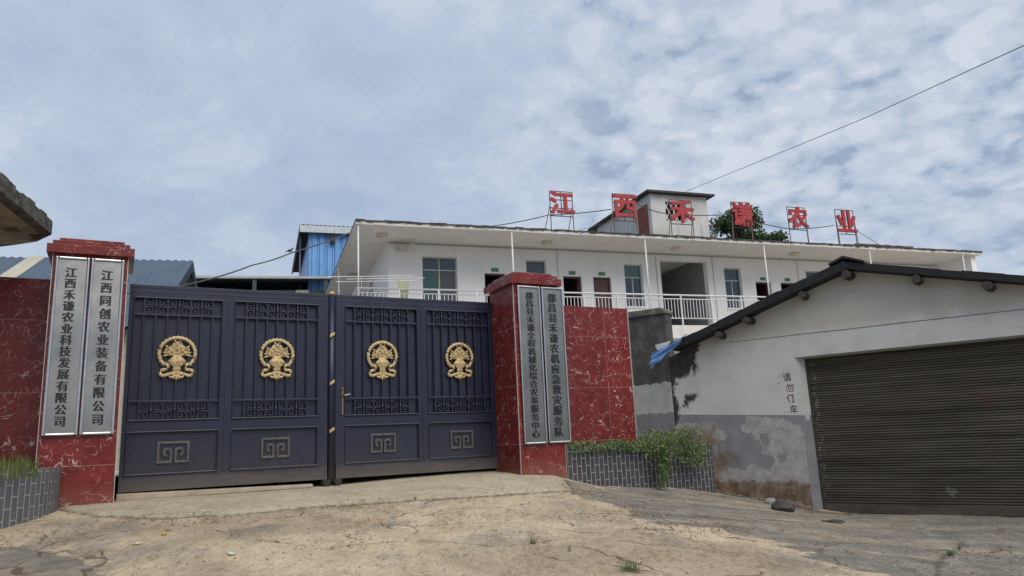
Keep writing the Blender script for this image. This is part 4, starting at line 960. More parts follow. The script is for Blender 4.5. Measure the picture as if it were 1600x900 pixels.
# ------------------------------------------------------------------ office building
AZB = 71.0; PB = (-4.362, 20.307); ab = R(AZB); BU = (math.sin(ab), math.cos(ab)); BN = (-math.cos(ab), math.sin(ab))
def BP(s, d): return (PB[0] + s * BU[0] + d * BN[0], PB[1] + s * BU[1] + d * BN[1])
eb = empty('office_building', (*BP(0, 0), 0), AZB, 'long white two storey office building with a gallery under a flat roof', 'building')
EV, FL, WD = 7.85, 4.87, 1.72; BL, BD = 24.1, 12.0; XL = 1.16
def holed(name, x0, x1, z0, z1, y, th, holes, mat, parent, axis='x'):
    xs = sorted({x0, x1, *[h[0] for h in holes], *[h[1] for h in holes]}); zs = sorted({z0, z1, *[h[2] for h in holes], *[h[3] for h in holes]})
    mb = MB(); T = (lambda a, b, c: (a, b, c)) if axis == 'x' else (lambda a, b, c: (b, a, c))
    def q(*p): 
        mb.add([T(*a) for a in p], [(0, 1, 2, 3)])
    for i in range(len(xs) - 1):
        for k in range(len(zs) - 1):
            cx, cz = (xs[i] + xs[i + 1]) / 2, (zs[k] + zs[k + 1]) / 2
            if any(h[0] < cx < h[1] and h[2] < cz < h[3] for h in holes): continue
            a, b, c, d = xs[i], xs[i + 1], zs[k], zs[k + 1]
            q((a, y, c), (b, y, c), (b, y, d), (a, y, d)); q((a, y + th, d), (b, y + th, d), (b, y + th, c), (a, y + th, c))
    for (a, b, c, d) in holes:
        q((a, y, c), (a, y + th, c), (a, y + th, d), (a, y, d)); q((b, y, d), (b, y + th, d), (b, y + th, c), (b, y, c))
        q((a, y, d), (a, y + th, d), (b, y + th, d), (b, y, d)); q((a, y, c), (b, y, c), (b, y + th, c), (a, y + th, c))
    q((x0, y, z1), (x1, y, z1), (x1, y + th, z1), (x0, y + th, z1))
    return mb.build(name, mat, parent)
wins = [(2.24, 3.37, 5.90, 7.42), (5.74, 6.45, 5.90, 7.42), (9.36, 10.06, 5.90, 7.40), (13.42, 14.14, 5.90, 7.40), (17.07, 17.8, 5.9, 7.40), (20.4, 21.1, 5.9, 7.40)]
doors = [(4.28, 5.00, 4.87, 6.93), (7.04, 7.72, 4.87, 6.91), (8.15, 8.82, 4.87, 6.91), (14.74, 15.42, 4.87, 6.91), (15.86, 16.5, 4.87, 6.91), (18.6, 19.3, 4.87, 6.91)]
stair = (10.79, 12.71, 4.87, 7.60)
holed('front_wall', XL, BL - .35, FL, EV, WD, .24, wins + doors + [stair], office_plaster, eb)
holed('ground_floor_wall', XL, BL - .35, .6, FL - .15, WD, .24, [(a, b, 1.9, 3.6) for a, b, _, _ in wins], office_plaster, eb)
holed('side_wall', WD, BD, .6, EV, XL, .24, [(3.4 + WD, 4.3 + WD, 5.9, 7.4), (5.2 + WD, 5.9 + WD, 5.9, 7.4)], office_plaster, eb, 'y')
MB().box(XL, BL - .3, BD - .2, BD, .6, EV).build('back_wall', office_plaster, eb)
MB().box(BL - .45, BL - .2, .12, BD, .6, EV).build('end_wall', office_plaster, eb)
MB().box(.0, BL, .0, BD, FL - .16, FL - .02).build('gallery_floor', soffit_m, eb)
MB().box(-.02, BL, -.04, .06, FL - .32, FL + .10).build('gallery_beam', soffit_m, eb)
MB().box(-.04, .06, .06, BD, FL - .32, FL + .10).build('gallery_beam', soffit_m, eb)
# roof slab: soffit surface plus a crusty edge
MB().box(.02, BL - .02, .02, BD, EV, EV + .10).build('ceiling', soffit_m, eb)
re = MB(); seg = 90
for i in range(seg):
    x0 = -.05 + (BL + .07) * i / seg; x1 = -.05 + (BL + .07) * (i + 1) / seg
    bulge = .05 if 17.9 < x0 < 20.6 else 0
    j = rr.uniform(-.012, .015) + bulge; re.box(x0, x1, -.05 + rr.uniform(-.008, .008), .02, EV - .012 + rr.uniform(-.006, .012), EV + .135 + j)
re.box(-.05, .02, .02, BD, EV - .01, EV + .14)
re.build('roof_edge', edge_m, eb)
MB().box(.02, BL, .02, BD, EV + .10, EV + .125).build('roof_deck', simple('weathered_roof_deck', (.16, .155, .15), .9, 0, .4, 3), eb)
# cornice line and wires under the soffit
cw_m = simple('grey_conduit', (.36, .36, .35)); cw = MB(); cw.tube([(XL, WD - .02, EV - .05), (BL - .5, WD - .02, EV - .06)], .015, 6); cw.build('conduit', simple('grey_conduit', (.30, .30, .29)), eb)
for xj in (6.86, 10.62, 12.95, 16.7, 19.6): MB().tube([(xj, WD - .012, FL), (xj, WD - .012, EV - .05)], .010, 6).build('conduit', cw_m, eb)
# windows
for (a, b, c, d) in wins:
    zt = 7.0 if b - a > 1 else 6.95
    f = MB(); y0, y1 = WD + .12, WD + .18; fw = .035; mx_ = (a + b) / 2
    for q in ((a, a + fw, c, d), (b - fw, b, c, d), (a + fw, b - fw, c, c + fw), (a + fw, b - fw, d - fw, d), (a + fw, b - fw, zt - .02, zt + .02)): f.box(q[0], q[1], y0, y1, q[2], q[3])
    f.box(mx_ - .018, mx_ + .018, y0, y1, c + fw, zt - .02)
    if b - a > 1: f.box(mx_ - .018, mx_ + .018, y0, y1, zt + .02, d - fw)
    wo_ = f.build('window', win_frame_m, eb)
    MB().box(a + fw, b - fw, y0 + .02, y0 + .03, zt + .02, d - fw).build('pane', glass_blue if b - a > 1 or a > 12 or a < 7 else glass_teal, wo_)
    MB().box(a + fw, mx_ - .018, y0 + .02, y0 + .03, c + fw, zt - .02).build('pane', glass_teal if b - a > 1 else glass_blue, wo_)
    MB().box(mx_ + .018, b - fw, y0 + .02, y0 + .03, c + fw, zt - .02).build('pane', glass_dark if b - a > 1 else glass_blue, wo_)
    MB().box(a - .05, b + .05, WD - .05, WD + .10, c - .05, c).build('sill', office_plaster, wo_)
for (a, b, c, d) in ((3.4 + WD, 4.3 + WD, 5.9, 7.4), (5.2 + WD, 5.9 + WD, 5.9, 7.4)):
    f = MB(); f.box(XL + .10, XL + .15, a, a + .04, c, d); f.box(XL + .10, XL + .15, b - .04, b, c, d); f.box(XL + .10, XL + .15, a, b, d - .04, d)
    wo_ = f.build('window', win_frame_m, eb); MB().box(XL + .12, XL + .13, a, b, c, d).build('pane', simple('hazy_pane', (.22, .23, .24), .3), wo_)
# ground floor windows, hardly seen
for a, b, _, _ in wins: MB().box(a, b, WD + .1, WD + .13, 1.9, 3.6).build('window', glass_blue, eb)
# doors
for i, (a, b, c, d) in enumerate(doors):
    f = MB(); fr_m = door_red_m
    f.box(a, a + .05, WD + .10, WD + .2, c, d); f.box(b - .05, b, WD + .10, WD + .2, c, d); f.box(a + .05, b - .05, WD + .10, WD + .2, d - .05, d)
    do = f.build('door', fr_m, eb)
    if i == 2 or i == 5:
        lf = MB(); lf.box(a + .05, b - .05, WD + .13, WD + .17, c, d - .05)
        for (za, zb) in ((c + .2, c + .8), (c + .95, d - .25)): 
            lf.box(a + .14, b - .14, WD + .122, WD + .13, za, zb); lf.box(a + .2, b - .2, WD + .115, WD + .122, za + .06, zb - .06)
        lf.build('door_leaf', door_red_m, do, bevel=.004)
        MB().ball((b - .1, WD + .10, c + 1.0), .03).build('handle', steel_m, do)
    else:                                          # standing open inwards
        MB().box(b - .09, b - .05, WD + .2, WD + .80, c, d - .05).build('door_leaf', door_red_m, do)
    ns = MB().box((a + b) / 2 - .12, (a + b) / 2 + .12, WD - .015, WD, d + .05, d + .17).build('door_number_plate', green_sign_m, do)
# rooms
rm = MB()
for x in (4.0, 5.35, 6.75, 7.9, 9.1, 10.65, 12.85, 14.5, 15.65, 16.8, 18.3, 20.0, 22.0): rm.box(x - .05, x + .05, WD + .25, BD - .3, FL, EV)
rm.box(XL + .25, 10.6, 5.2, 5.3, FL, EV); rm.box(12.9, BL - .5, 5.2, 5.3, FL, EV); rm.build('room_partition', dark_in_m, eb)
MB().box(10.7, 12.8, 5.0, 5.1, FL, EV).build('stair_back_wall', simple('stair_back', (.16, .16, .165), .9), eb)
MB().box(10.70, 10.79, WD + .24, 5.0, FL, EV).build('stairwell_wall', office_plaster, eb)
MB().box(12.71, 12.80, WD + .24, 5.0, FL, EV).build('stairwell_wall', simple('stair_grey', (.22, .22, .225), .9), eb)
fl = MB(); fl.prism([(10.80, 7.80), (11.32, 7.80), (10.80, 6.75)], lambda p: (p[0], WD + .9, p[1]), lambda p: (p[0], WD + 2.4, p[1])); fl.build('stair_flight', office_plaster, eb)
# railing along the gallery
rl = MB(); bal = MB(); po = MB()
x = 0.03; RT, RB = 5.97, 5.20
for (z, r_) in ((RT, .028), (RT - .13, .018), (RB, .018)):
    rl.tube([(0.03, 0, z), (BL - .5, 0, z)], r_, 8); rl.tube([(0, 0.0, z), (0, BD - .5, z)], r_, 8)
ro = rl.build('railing', white_metal_m, eb, smooth=True)
xx = .15
while xx < BL - .6:
    bal.box(xx - .009, xx + .009, -.009, .009, RB, RT - .13); xx += .118
yy = .15
while yy < BD - .6:
    bal.box(-.009, .009, yy - .009, yy + .009, RB, RT - .13); yy += .118
b_ = bal.build('baluster', white_metal_m, ro); b_['kind'] = 'stuff'
xx = 0.03
while xx < BL - .6:
    MB().box(xx - .022, xx + .022, -.022, .022, FL + .08, RT).build('railing_post', white_metal_m, ro); xx += 1.155
yy = 1.155
while yy < BD - .6:
    MB().box(-.022, .022, yy - .022, yy + .022, FL + .08, RT).build('railing_post', white_metal_m, ro); yy += 1.155
for x_ in (.03, 4.68, 9.28, 13.92, 18.55, 23.1):
    MB().tube([(x_, .0, FL + .08), (x_, 0, EV)], .026, 10).build('roof_post', white_metal_m, eb, smooth=True)
for y_ in (5.2, 10.0): MB().tube([(.0, y_, FL + .08), (0, y_, EV)], .038, 10).build('roof_post', white_metal_m, eb, smooth=True)
for (x_, y_) in ((.85, .95), (6.2, .95), (11.0, .95), (16.0, .95), (.6, 6.4)):
    lm = MB().lathe([(.02, -.10), (.16, -.075), (.185, -.03), (.185, 0)], (x_, y_, EV), 18); lm.build('ceiling_lamp', simple('lamp_cover', (.56, .50, .42), .5), eb, smooth=True)
# camera on the corner, its cable
cc = MB(); cc.box(XL + .25, XL + .37, WD - .12, WD, 7.55, 7.67); cc.box(XL + .30, XL + .62, WD - .28, WD - .17, 7.58, 7.68); cc.tube([(XL + .45, WD - .2, 7.62), (XL + .78, WD - .35, 7.72)], .05, 10)
cc.build('security_camera', white_m, eb)
# drying rack beyond the railing and the cloth on it
dk = MB()
for (y_, z_) in ((-.30, 6.20), (-.05, 6.12), (.28, 6.28)): dk.tube([(-.55 + y_, y_, z_), (1.75 + y_ * .8, y_ - .1, z_ + .08)], .011, 7)
for x_ in (.12, 1.15, 1.75): dk.tube([(x_, 0, RT), (x_, 0, 6.30)], .012, 7); dk.tube([(x_, .3, 6.29), (x_, -.35, 6.18)], .010, 6)
dk_o = dk.build('drying_rack', white_metal_m, eb)
ecl = empty('hanging_cloth', (*BP(1.32, .10), 5.3), AZB, 'pale yellow cloth hung on the gallery railing below the corner window', 'cloth')
MB().box(-.14, .16, -.01, .05, .35, .95).build('cloth', simple('pale_yellow_cloth', (.42, .42, .28), .8), ecl, bevel=.02)
# stair tower on the roof
TX0, TX1 = 10.62, 12.98
tz = lambda y: 10.06 - .0 * y
ty = [(WD, 7.9), (WD + 4.5, 7.9), (WD + 4.5, 10.06), (WD, 10.06)]
tw = MB()
tw.prism(ty, lambda p: (TX0, p[0], p[1]), lambda p: (TX0 + .2, p[0], p[1]))
tw.prism(ty, lambda p: (TX1 - .2, p[0], p[1]), lambda p: (TX1, p[0], p[1]))
tw.prism(ty[:2] + ty[2:], lambda p: (TX0 + .2, WD + 4.3 + .2 * (p[0] > WD + 1), p[1]), lambda p: (TX1 - .2, WD + 4.3 + .2 * (p[0] > WD + 1), p[1]))
to = tw.build('tower_wall', tower_plaster, eb)
holed('tower_wall', TX0 + .2, TX1 - .2, 7.95, 10.05, WD, .2, [(11.22, 12.08, 9.08, 9.80)], tower_plaster, eb)
lat = MB(); 
for k in range(-2, 6):
    xa = 11.22 + k * .2
    for sgn in (1, -1):
        p0, p1 = (xa, 9.08), (xa + .36, 9.80)
        if sgn < 0: p0, p1 = (xa, 9.80), (xa + .36, 9.08)
        # clip to the opening
        def clip(p, q):
            (x0, z0), (x1, z1) = p, q; lo, hi = 11.22, 12.08
            if x1 < lo or x0 > hi: return None
            f_ = lambda X: (X, z0 + (z1 - z0) * (X - x0) / (x1 - x0))
            return (f_(max(lo, x0)), f_(min(hi, x1)))
        r_ = clip(p0, p1)
        if r_ and abs(r_[1][0] - r_[0][0]) > .03: lat.strip(list(r_), .028, WD + .05 + (.02 if sgn < 0 else 0), WD + .07 + (.02 if sgn < 0 else 0))
lat.build('lattice', white_metal_m, eb)
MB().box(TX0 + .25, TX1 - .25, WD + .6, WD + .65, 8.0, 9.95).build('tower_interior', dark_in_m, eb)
MB().box(TX0 - .012, TX0, WD + .22, WD + 1.0, 8.0, 9.75).build('brick_patch', brick_red_m, eb)
tr = MB(); ye = [(WD - .22, 10.04), (WD + 4.95, 10.04), (WD + 4.95, 10.12), (WD - .22, 10.12)]
tr.prism(ye, lambda p: (TX0 - .22, p[0], p[1] + .02), lambda p: (TX1 + .24, p[0], p[1] + .02)); tr.build('tower_roof', simple('black_stained_slab', (.055, .054, .053), .9, 0, .5, 6, .4), eb, bevel=.01)

# ------------------------------------------------------------------ rooftop letters
specs = [('江', 6.19, 7.09, 9.47, 8.66, 'leftmost of the six, apart against open sky'), ('西', 8.45, 9.40, 9.53, 8.62, 'second, before the sloping side of the roof tower'), ('禾', 10.62, 11.60, 9.46, 8.62, 'in front of the lattice window of the roof tower'),
         ('谦', 13.12, 14.03, 9.53, 8.62, 'in front of the green tree crown'), ('农', 15.53, 16.42, 9.49, 8.66, 'fifth, between the tree and the last letter'), ('业', 17.70, 18.66, 9.52, 8.60, 'last on the right end of the row')]
for ch, a, b, zt, zb, wh in specs:
    lc = (a + b) / 2; e = empty('rooftop_letter', (*BP(lc, .5), 7.98), AZB, 'red rooftop letter %s, %s' % (ch, wh), 'letter sign', 'red letters on the roof edge')
    w = b - a; h = zt - zb; V, Fc = glyph(ch, w * 1.0, h * 1.02, .05, HEI)
    MB().add([(x, y - .0, z + (zt + zb) / 2 - 7.98) for x, y, z in V], Fc).build('character', red_paint_m, e)
    f = MB(); r_ = .015; t0, t1 = zt - 7.98, zb - 7.98 - .03
    lean = .0
    for sx in (-1, 1):
        xx = sx * w * .44; f.tube([(xx, .07, 0), (xx, .07, t0)], r_, 6); f.tube([(xx - .42, -.42, -.0), (xx, .05, t0 * .70)], r_, 6)
    for z in (t0, t1, t1 + h * .33, t1 + h * .68): f.tube([(-w * .44, .075, z), (w * .44, .075, z)], r_, 6)
    f.tube([(0, .072, t1), (0, .072, t0)], r_, 6)
    f.build('frame', frame_dark_m, e)

# ------------------------------------------------------------------ far sheds and blue building
def corr(mb, x0, x1, ya, za, yb, zb, pitch=.20, amp=.025):
    n = int((x1 - x0) / pitch); 
    for i in range(n):
        xs = [x0 + (i + k) * pitch for k in (0, .35, .5, .85, 1)]; hs = [0, 0, amp, amp, 0]
        v = []
        for x, h_ in zip(xs, hs): v += [(x, ya, za + h_), (x, yb, zb + h_)]
        mb.add(v, [(2 * k, 2 * k + 2, 2 * k + 3, 2 * k + 1) for k in range(4)])
    return mb
gable_m = simple('beige_gable', (.40, .37, .31), .9)
p = at_dist(302, 408, 22.0); ea = empty('storage_shed', (p.x, p.y, 1.2), 74, 'blue grey corrugated shed with beige strips in its roof behind the left pillar', 'shed')
RZ = p.z - 1.2; run = 5.2; drop = run * math.tan(R(27.5))
rf = corr(MB(), -16, 0.0, -run, RZ - drop, 0, RZ); rf.build('roof_slope', roof_blue_m, ea)
rf = corr(MB(), -16, 0.0, run, RZ - drop, 0, RZ); rf.build('roof_slope', roof_blue_m, ea)
q0 = at_dist(64, 397, 22.0)
lx = -3.9
rb = corr(MB(), lx - .17, lx + .23, -run, RZ - drop + .035, 0, RZ + .035); rb.build('translucent_strip', roof_beige_m, ea)
for xg in (-.75, -15.6):
    gb_ = MB(); gb_.prism([(-run + .3, 0), (run - .3, 0), (run - .3, RZ - drop), (0, RZ - .12), (-run + .3, RZ - drop)], lambda p: (xg, p[0], p[1]), lambda p: (xg + .2, p[0], p[1]))
    gb_.build('gable_wall', gable_m, ea)
MB().box(-15.5, -.6, -run + .35, -run + .5, 0, RZ - drop).build('side_wall', concrete_m, ea)
MB().box(-15.5, -.6, run - .5, run - .35, 0, RZ - drop).build('side_wall', concrete_m, ea)
dk2 = MB(); dk2.prism([(-run, RZ - drop - .28), (0, RZ - .28), (run, RZ - drop - .28), (run, RZ - drop), (0, RZ), (-run, RZ - drop)], lambda p: (-.04, p[0], p[1]), lambda p: (.0, p[0], p[1])); dk2.build('barge_board', shed_dark_m, ea)

p = at_dist(390, 432, 33.0); ed = empty('open_shed', (p.x, p.y, 1.2), 77, 'long dark open sided shed seen between the storage shed and the blue building', 'shed')
HZ = p.z - 1.2
corr(MB(), -6, 3.4, 0, HZ, 9, HZ + .5).build('roof', simple('pale_roof_sheet', (.30, .32, .32), .6), ed)
MB().box(-6, 3.4, -.02, .04, HZ - .08, HZ + .02).build('roof_edge', simple('pale_roof_lip', (.38, .40, .38), .6), ed)
MB().box(-6, 3.4, 8.9, 9, -.2, HZ + .4).build('back_wall', shed_dark_m, ed)
MB().box(-6, 3.4, .5, .7, -.2, HZ - .5).build('front_wall', shed_dark_m, ed)
MB().box(-6.1, -5.9, 0, 9, -.2, HZ).build('side_wall', shed_dark_m, ed)
for x_ in (-5.8, -2.8, .2, 3.2): MB().box(x_ - .08, x_ + .08, .05, .25, -.2, HZ - .05).build('column', shed_dark_m, ed)
sk = MB(); sk.box(1.75, 2.3, .47, .49, HZ - .95, HZ - .72); sk.box(1.9, 2.45, .47, .49, HZ - .65, HZ - .5); sk.build('skylight_panel', simple('translucent_panel', (.36, .34, .26), .6), ed)

p = at_dist(481, 352, 33.5); ek = empty('blue_workshop', (p.x, p.y, 1.2), 71, 'tall bright blue corrugated workshop behind the left end of the office', 'building')
HZ = p.z - 1.2
wb = MB(); n = 22
for i in range(n):
    x0 = .13 + i * .34; v = []
    for x, h_ in zip([x0, x0 + .06, x0 + .10, x0 + .30, x0 + .34], [0, 0, .05, .05, 0]): v += [(x, .35 - h_, 0), (x, .35 - h_, HZ - .2)]
    wb.add(v, [(2 * k, 2 * k + 2, 2 * k + 3, 2 * k + 1) for k in range(4)])
wb.build('front_wall', blue_wall_m, ek)
wb = MB(); wb.box(.08, .13, .35, 9, 0, HZ - .2); wb.build('side_wall', blue_wall_m, ek)
corr(MB(), -.35, 8, 0, HZ + .02, 9, HZ + .10).build('roof', shed_dark_m, ek)
MB().box(-.35, 8, -.02, .06, HZ - .32, HZ).build('fascia', pale_fascia_m, ek)
lv = MB()
for k in range(14): lv.box(-.33, .5, .5 + k * .62, .56 + k * .62, HZ - .22, HZ - .04)
lv.box(-.36, -.30, 0, 9, HZ - .25, HZ); lv.build('eave_rafter', shed_dark_m, ek)
# slatted vent on the flank below the eave
lv = MB()
for k in range(9): lv.box(-.28, .45, 1.2, 1.5, HZ - 3.1 - k * .42, HZ - 2.95 - k * .42)
lv.box(-.30, -.24, 1.2, 1.3, 0, HZ - .2)
lv.build('bracket_rack', simple('grey_bracket', (.20, .21, .22)), ek)
MB().box(1.0, 1.22, .05, .25, HZ - .75, HZ - .38).build('floodlight', rubber_m, ek)
MB().box(2.5, 3.6, .22, .28, HZ - 3.35, HZ - 3.25).build('pipe_bracket', pale_fascia_m, ek)

# ------------------------------------------------------------------ canopy corner of the neighbouring house, upper left
A, B_, C_ = at_z(0, 299, 4.62), at_z(81, 367, 4.62), at_z(0, 386, 4.62)
eh = empty('neighbour_house', (-11.5, 6.0, .3), 90, 'weathered concrete roof slab corner of the house at the upper left edge', 'building')
off = Vector((-11.5, 6.0, .3))
d1 = (A - B_); A2 = B_ + d1 * 3.2
Bc = [A2, A2.lerp(B_, .5), B_ + (A - B_) * .62, B_ + (A - B_) * .22, B_.copy()]
mid1 = at_z(58, 378, 4.62); mid2 = at_z(25, 383, 4.62)
poly = [(v.x, v.y) for v in Bc] + [(mid1.x, mid1.y), (mid2.x, mid2.y), (C_.x, C_.y)]
cdir = (C_ - mid2).normalized(); far = C_ + cdir * 5.5
poly += [(far.x, far.y), (far.x - 1.0, A2.y)]
t = NT('crumbling_slab', .95, 0, .2)
t.color(t.ramp(t.noise(2.3, 7, .7, .5), [(.28, (.04, .038, .034)), (.40, (.10, .095, .085)), (.47, (.34, .29, .22)), (.68, (.50, .44, .35)), (.8, (.22, .20, .17))])); t.bump(t.noise(9, 6, .7), .9, .05)
cn = MB(); cn.prism(poly, lambda q: (q[0] - off.x, q[1] - off.y, 4.62 - off.z), lambda q: (q[0] - off.x, q[1] - off.y, 4.80 - off.z)); cn.build('canopy', t.m, eh, bevel=.012)
ki = MB(); rr = random.Random(21)
t2 = NT('mossy_slab_edge', .95, 0, .2); t2.color(t2.ramp(t2.noise(6, 6, .7), [(.3, (.04, .04, .037)), (.55, (.13, .125, .115)), (.8, (.26, .245, .22))])); t2.bump(t2.noise(20, 5, .7), .8, .03)
for i in range(26):
    q = B_.lerp(A2, (i + .5) / 26); q2 = B_.lerp(A2, (i + 1.5) / 26); h_ = rr.uniform(.18, .235)
    nd = Vector((-(A2 - B_).normalized().y, (A2 - B_).normalized().x, 0)); o_ = nd * (-.03 + rr.uniform(-.012, .012)); o2 = nd * .14
    sg = -1 if (nd.x < 0) else 1
    pts4 = [q + nd * sg * .03, q2 + nd * sg * .03, q2 - nd * sg * .12, q - nd * sg * .12]
    ki.prism([(v.x, v.y) for v in pts4], lambda w_: (w_[0] - off.x, w_[1] - off.y, 4.60 - off.z), lambda w_: (w_[0] - off.x, w_[1] - off.y, 4.60 + h_ - off.z))
ki.build('broken_kerb', t2.m, eh, bevel=.01)
hx = min(far.x, -9.0)
MB().box(-14 - off.x, -9.2 - off.x, 2.0 - off.y, 6.4 - off.y, -.6, 4.32).build('wall', mk_plaster('neighbour_plaster', (.36, .35, .32), .5), eh)

# ------------------------------------------------------------------ tree behind the office
def tree(px, top, t, seed):
    g = random.Random(seed); b = at_dist(px, top + 25, t); tp_ = at_dist(px, top, t).z
    e = empty('broadleaf_tree', (b.x, b.y, 1.2), 90, 'dark green broadleaf tree crown rising behind the roof beside the stair tower', 'tree')
    Hh = tp_ - 1.2; tk = MB(); tk.tube([(0, 0, -.2), (.1, 0, Hh * .3), (-.1, .1, Hh * .6), (.05, 0, Hh * .85)], [.28, .22, .15, .05], 10)
    cl = []
    for i in range(34):
        a = g.uniform(0, 6.28); r_ = g.uniform(.4, 1.75) if i > 8 else g.uniform(0, .8); z = Hh - g.uniform(.3, 3.8); r_ *= (1.0 if z < Hh - 1.0 else .55)
        tk.tube([(0, 0, z - 1.4), (r_ * .5 * math.cos(a), r_ * .5 * math.sin(a), z - .6), (r_ * math.cos(a), r_ * math.sin(a), z)], [.08, .05, .015], 6)
        cl.append((r_ * math.cos(a), r_ * math.sin(a), z, g.uniform(.35, .62)))
    tk.build('trunk', bark_m, e); pts = []
    for (x, y, z, r_) in cl:
        for k in range(420):
            v = Vector((g.gauss(0, 1), g.gauss(0, 1), g.gauss(0, 1))).normalized() * r_ * g.uniform(.35, 1.1); pts.append((x + v.x, y + v.y, z + v.z * .75))
    pts = [q for q in pts if q[2] < Hh + .2]
    leaves('crown', leaf_tree, pts, .17, e, .5, .5, .3, seed)
    return e
tree(1152, 331, 34.0, 5)
g = random.Random(2); b = at_dist(1113, 372, 33.0); etw = empty('bare_sapling', (b.x, b.y, 1.2), 90, 'thin bare twigs reaching up just right of the stair tower', 'tree')
tw_ = MB(); hb = b.z - 1.2; tw_.tube([(0, 0, -.1), (0, 0, hb)], [.06, .03], 6)
tips = []
for i in range(16):
    x1, z1 = g.uniform(-.35, .5), hb + g.uniform(.2, 1.2); tw_.tube([(0, 0, hb - .4), (x1 * .5, g.uniform(-.1, .1), hb + .1), (x1, g.uniform(-.2, .2), z1)], [.016, .012, .005], 4); tips += [(x1 + g.uniform(-.1, .1), g.uniform(-.2, .2), z1 + g.uniform(-.2, .1)) for _ in range(5)]
tw_.build('twigs', bark_m, etw); leaves('sparse_leaves', leaf_tree, tips, .10, etw)

# ------------------------------------------------------------------ cables
def cable(pts, r_, label, sag=0.0):
    P = []
    for (p0, p1) in zip(pts[:-1], pts[1:]):
        for k in range(8): u = k / 8; q = p0.lerp(p1, u); q.z -= sag * 4 * u * (1 - u); P.append(q)
    P.append(pts[-1]); mb = MB().tube(P, r_, 6); o = mb.build('overhead_cable', cable_m, smooth=True); tag(o, label, 'cable'); return o
cable([at_dist(1720, 8, 12.5), at_dist(1600, 71, 14.0), at_dist(1350, 185, 19.0), at_dist(1072, 299, 26.6)], .008, 'thin black cable crossing the open sky up to the right from the stair tower')
cable([at_dist(180, 460, 16), at_dist(300, 443, 17.0), at_dist(395, 414, 18.4), at_dist(455, 395, 19.2), at_dist(545, 364, 20.6)], .018, 'sagging black cable from behind the left shed to the left end of the office roof', .03)
cable([at_dist(765, 354, 23.0), at_dist(857, 336, 23.6), at_dist(955, 327, 24.2)], .016, 'cable rising over the roof edge to the second red letter', .03)
cable([at_dist(997, 320, 24.4), at_dist(1043, 334, 25.4), at_dist(1140, 335, 26.3), at_dist(1230, 357, 27.3), at_dist(1303, 352, 28.4)], .016, 'cable looped from letter to letter across the stair tower', .05)
cable([at_dist(897, 362, 23.6), at_dist(960, 345, 24.3)], .008, 'thin wire between the first two red letters low over the roof', .0)
cable([at_dist(1341, 362, 28.6), at_dist(1378, 385, 29.1)], .009, 'thin guy wire slanting down from the last red letter')

# ------------------------------------------------------------------ bits on the ground
def onground(px, py):
    r_ = ray(px, py); lo = None
    for k in range(400):
        t_ = (3 + k * .05) / math.hypot(r_.x, r_.y); q = Vector((0, 0, CZ)) + r_ * t_
        if q.z < h1(q.x, q.y): return (q.x, q.y, h1(q.x, q.y))
    return (q.x, q.y, q.z)
def rock(name, loc, sx, sy, sz, mat, seed, label, cat, az=90):
    g = random.Random(seed); mb = MB(); mb.ball((0, 0, 0), 1, 9, 6); mb.v = [(x * sx * g.uniform(.8, 1.15), y * sy * g.uniform(.8, 1.15), (z * sz * g.uniform(.8, 1.1)) + sz * .7) for x, y, z in mb.v]
    o = mb.build(name, mat); o.location = loc; o.rotation_euler.z = R(90 - az); tag(o, label, cat); return o
x, y, z = onground(1302, 817)
tl = MB(); 
for i in range(7): tl.tube([(-.17 + .01 * i, -.06 + i * .02, .015 + .008 * math.sin(i)), (.0, -.055 + i * .02, .03), (.17 - .008 * i, -.06 + i * .022, .02)], .012, 6)
o = tl.build('broken_tile', simple('dark_tile', (.05, .05, .048), .8, 0, .4, 15)); o.location = (x, y, z); o.rotation_euler.z = R(-30); tag(o, 'dark broken roof tile lying in front of the left end of the shutter', 'tile')
x, y, z = onground(1228, 800)
o = rock('dark_boulder', (x, y + .1, z - .02), .22, .14, .12, simple('dark_stone', (.06, .06, .055), .9, 0, .5, 6, .6), 4, 'dark stone block at the foot of the garage wall beside the shutter', 'stone', 120)
x, y, z = onground(1205, 788); rock('small_stone', (x, y, z), .11, .09, .07, concrete_m, 9, 'smaller grey stone left of the dark block by the garage', 'stone')
x, y, z = onground(748, 735); rock('brown_stone', (x, y - .12, z), .10, .05, .04, simple('brown_stone', (.13, .085, .05), .9, 0, .4, 9), 3, 'brown stone wedged under the right end of the gate', 'stone', 61)
x, y, z = onground(256, 837); o = rock('yellow_fruit', (x, y, z), .027, .027, .026, simple('yellow_skin', (.42, .29, .06), .5), 6, 'small yellow fruit lying on the sandy ground before the gate', 'fruit')
x, y, z = onground(1000, 784); o = MB().box(-.14, .14, -.06, .06, 0, .02).build('loose_tile', simple('pale_tile', (.30, .29, .26), .6)); o.location = (x, y, z + .01); o.rotation_euler.z = R(-20); tag(o, 'pale loose tile lying in front of the slate planter', 'tile')
def crumple(px, py, s_, seed, label):
    x, y, z = onground(px, py); g = random.Random(seed); mb = MB(); 
    for j in range(4):
        for i in range(5): mb.v.append(((i - 2) * s_ * .5, (j - 1.5) * s_ * .45, .012 + g.uniform(0, s_ * .4)))
    for j in range(3):
        for i in range(4): a = j * 5 + i; mb.f.append((a, a + 1, a + 6, a + 5))
    o = mb.build('paper_scrap', simple('white_litter', (.55, .56, .57), .7)); o.location = (x, y, z); o.rotation_euler.z = g.uniform(0, 3); tag(o, label, 'litter')
crumple(212, 853, .035, 1, 'white paper scrap left of the middle of the sandy ground, below the yellow fruit')
crumple(362, 868, .040, 2, 'white paper scrap nearest the camera, in front of the left gate leaf')
crumple(190, 831, .02, 3, 'tiny white scrap left of the yellow fruit')
gr = random.Random(77); rb = MB()
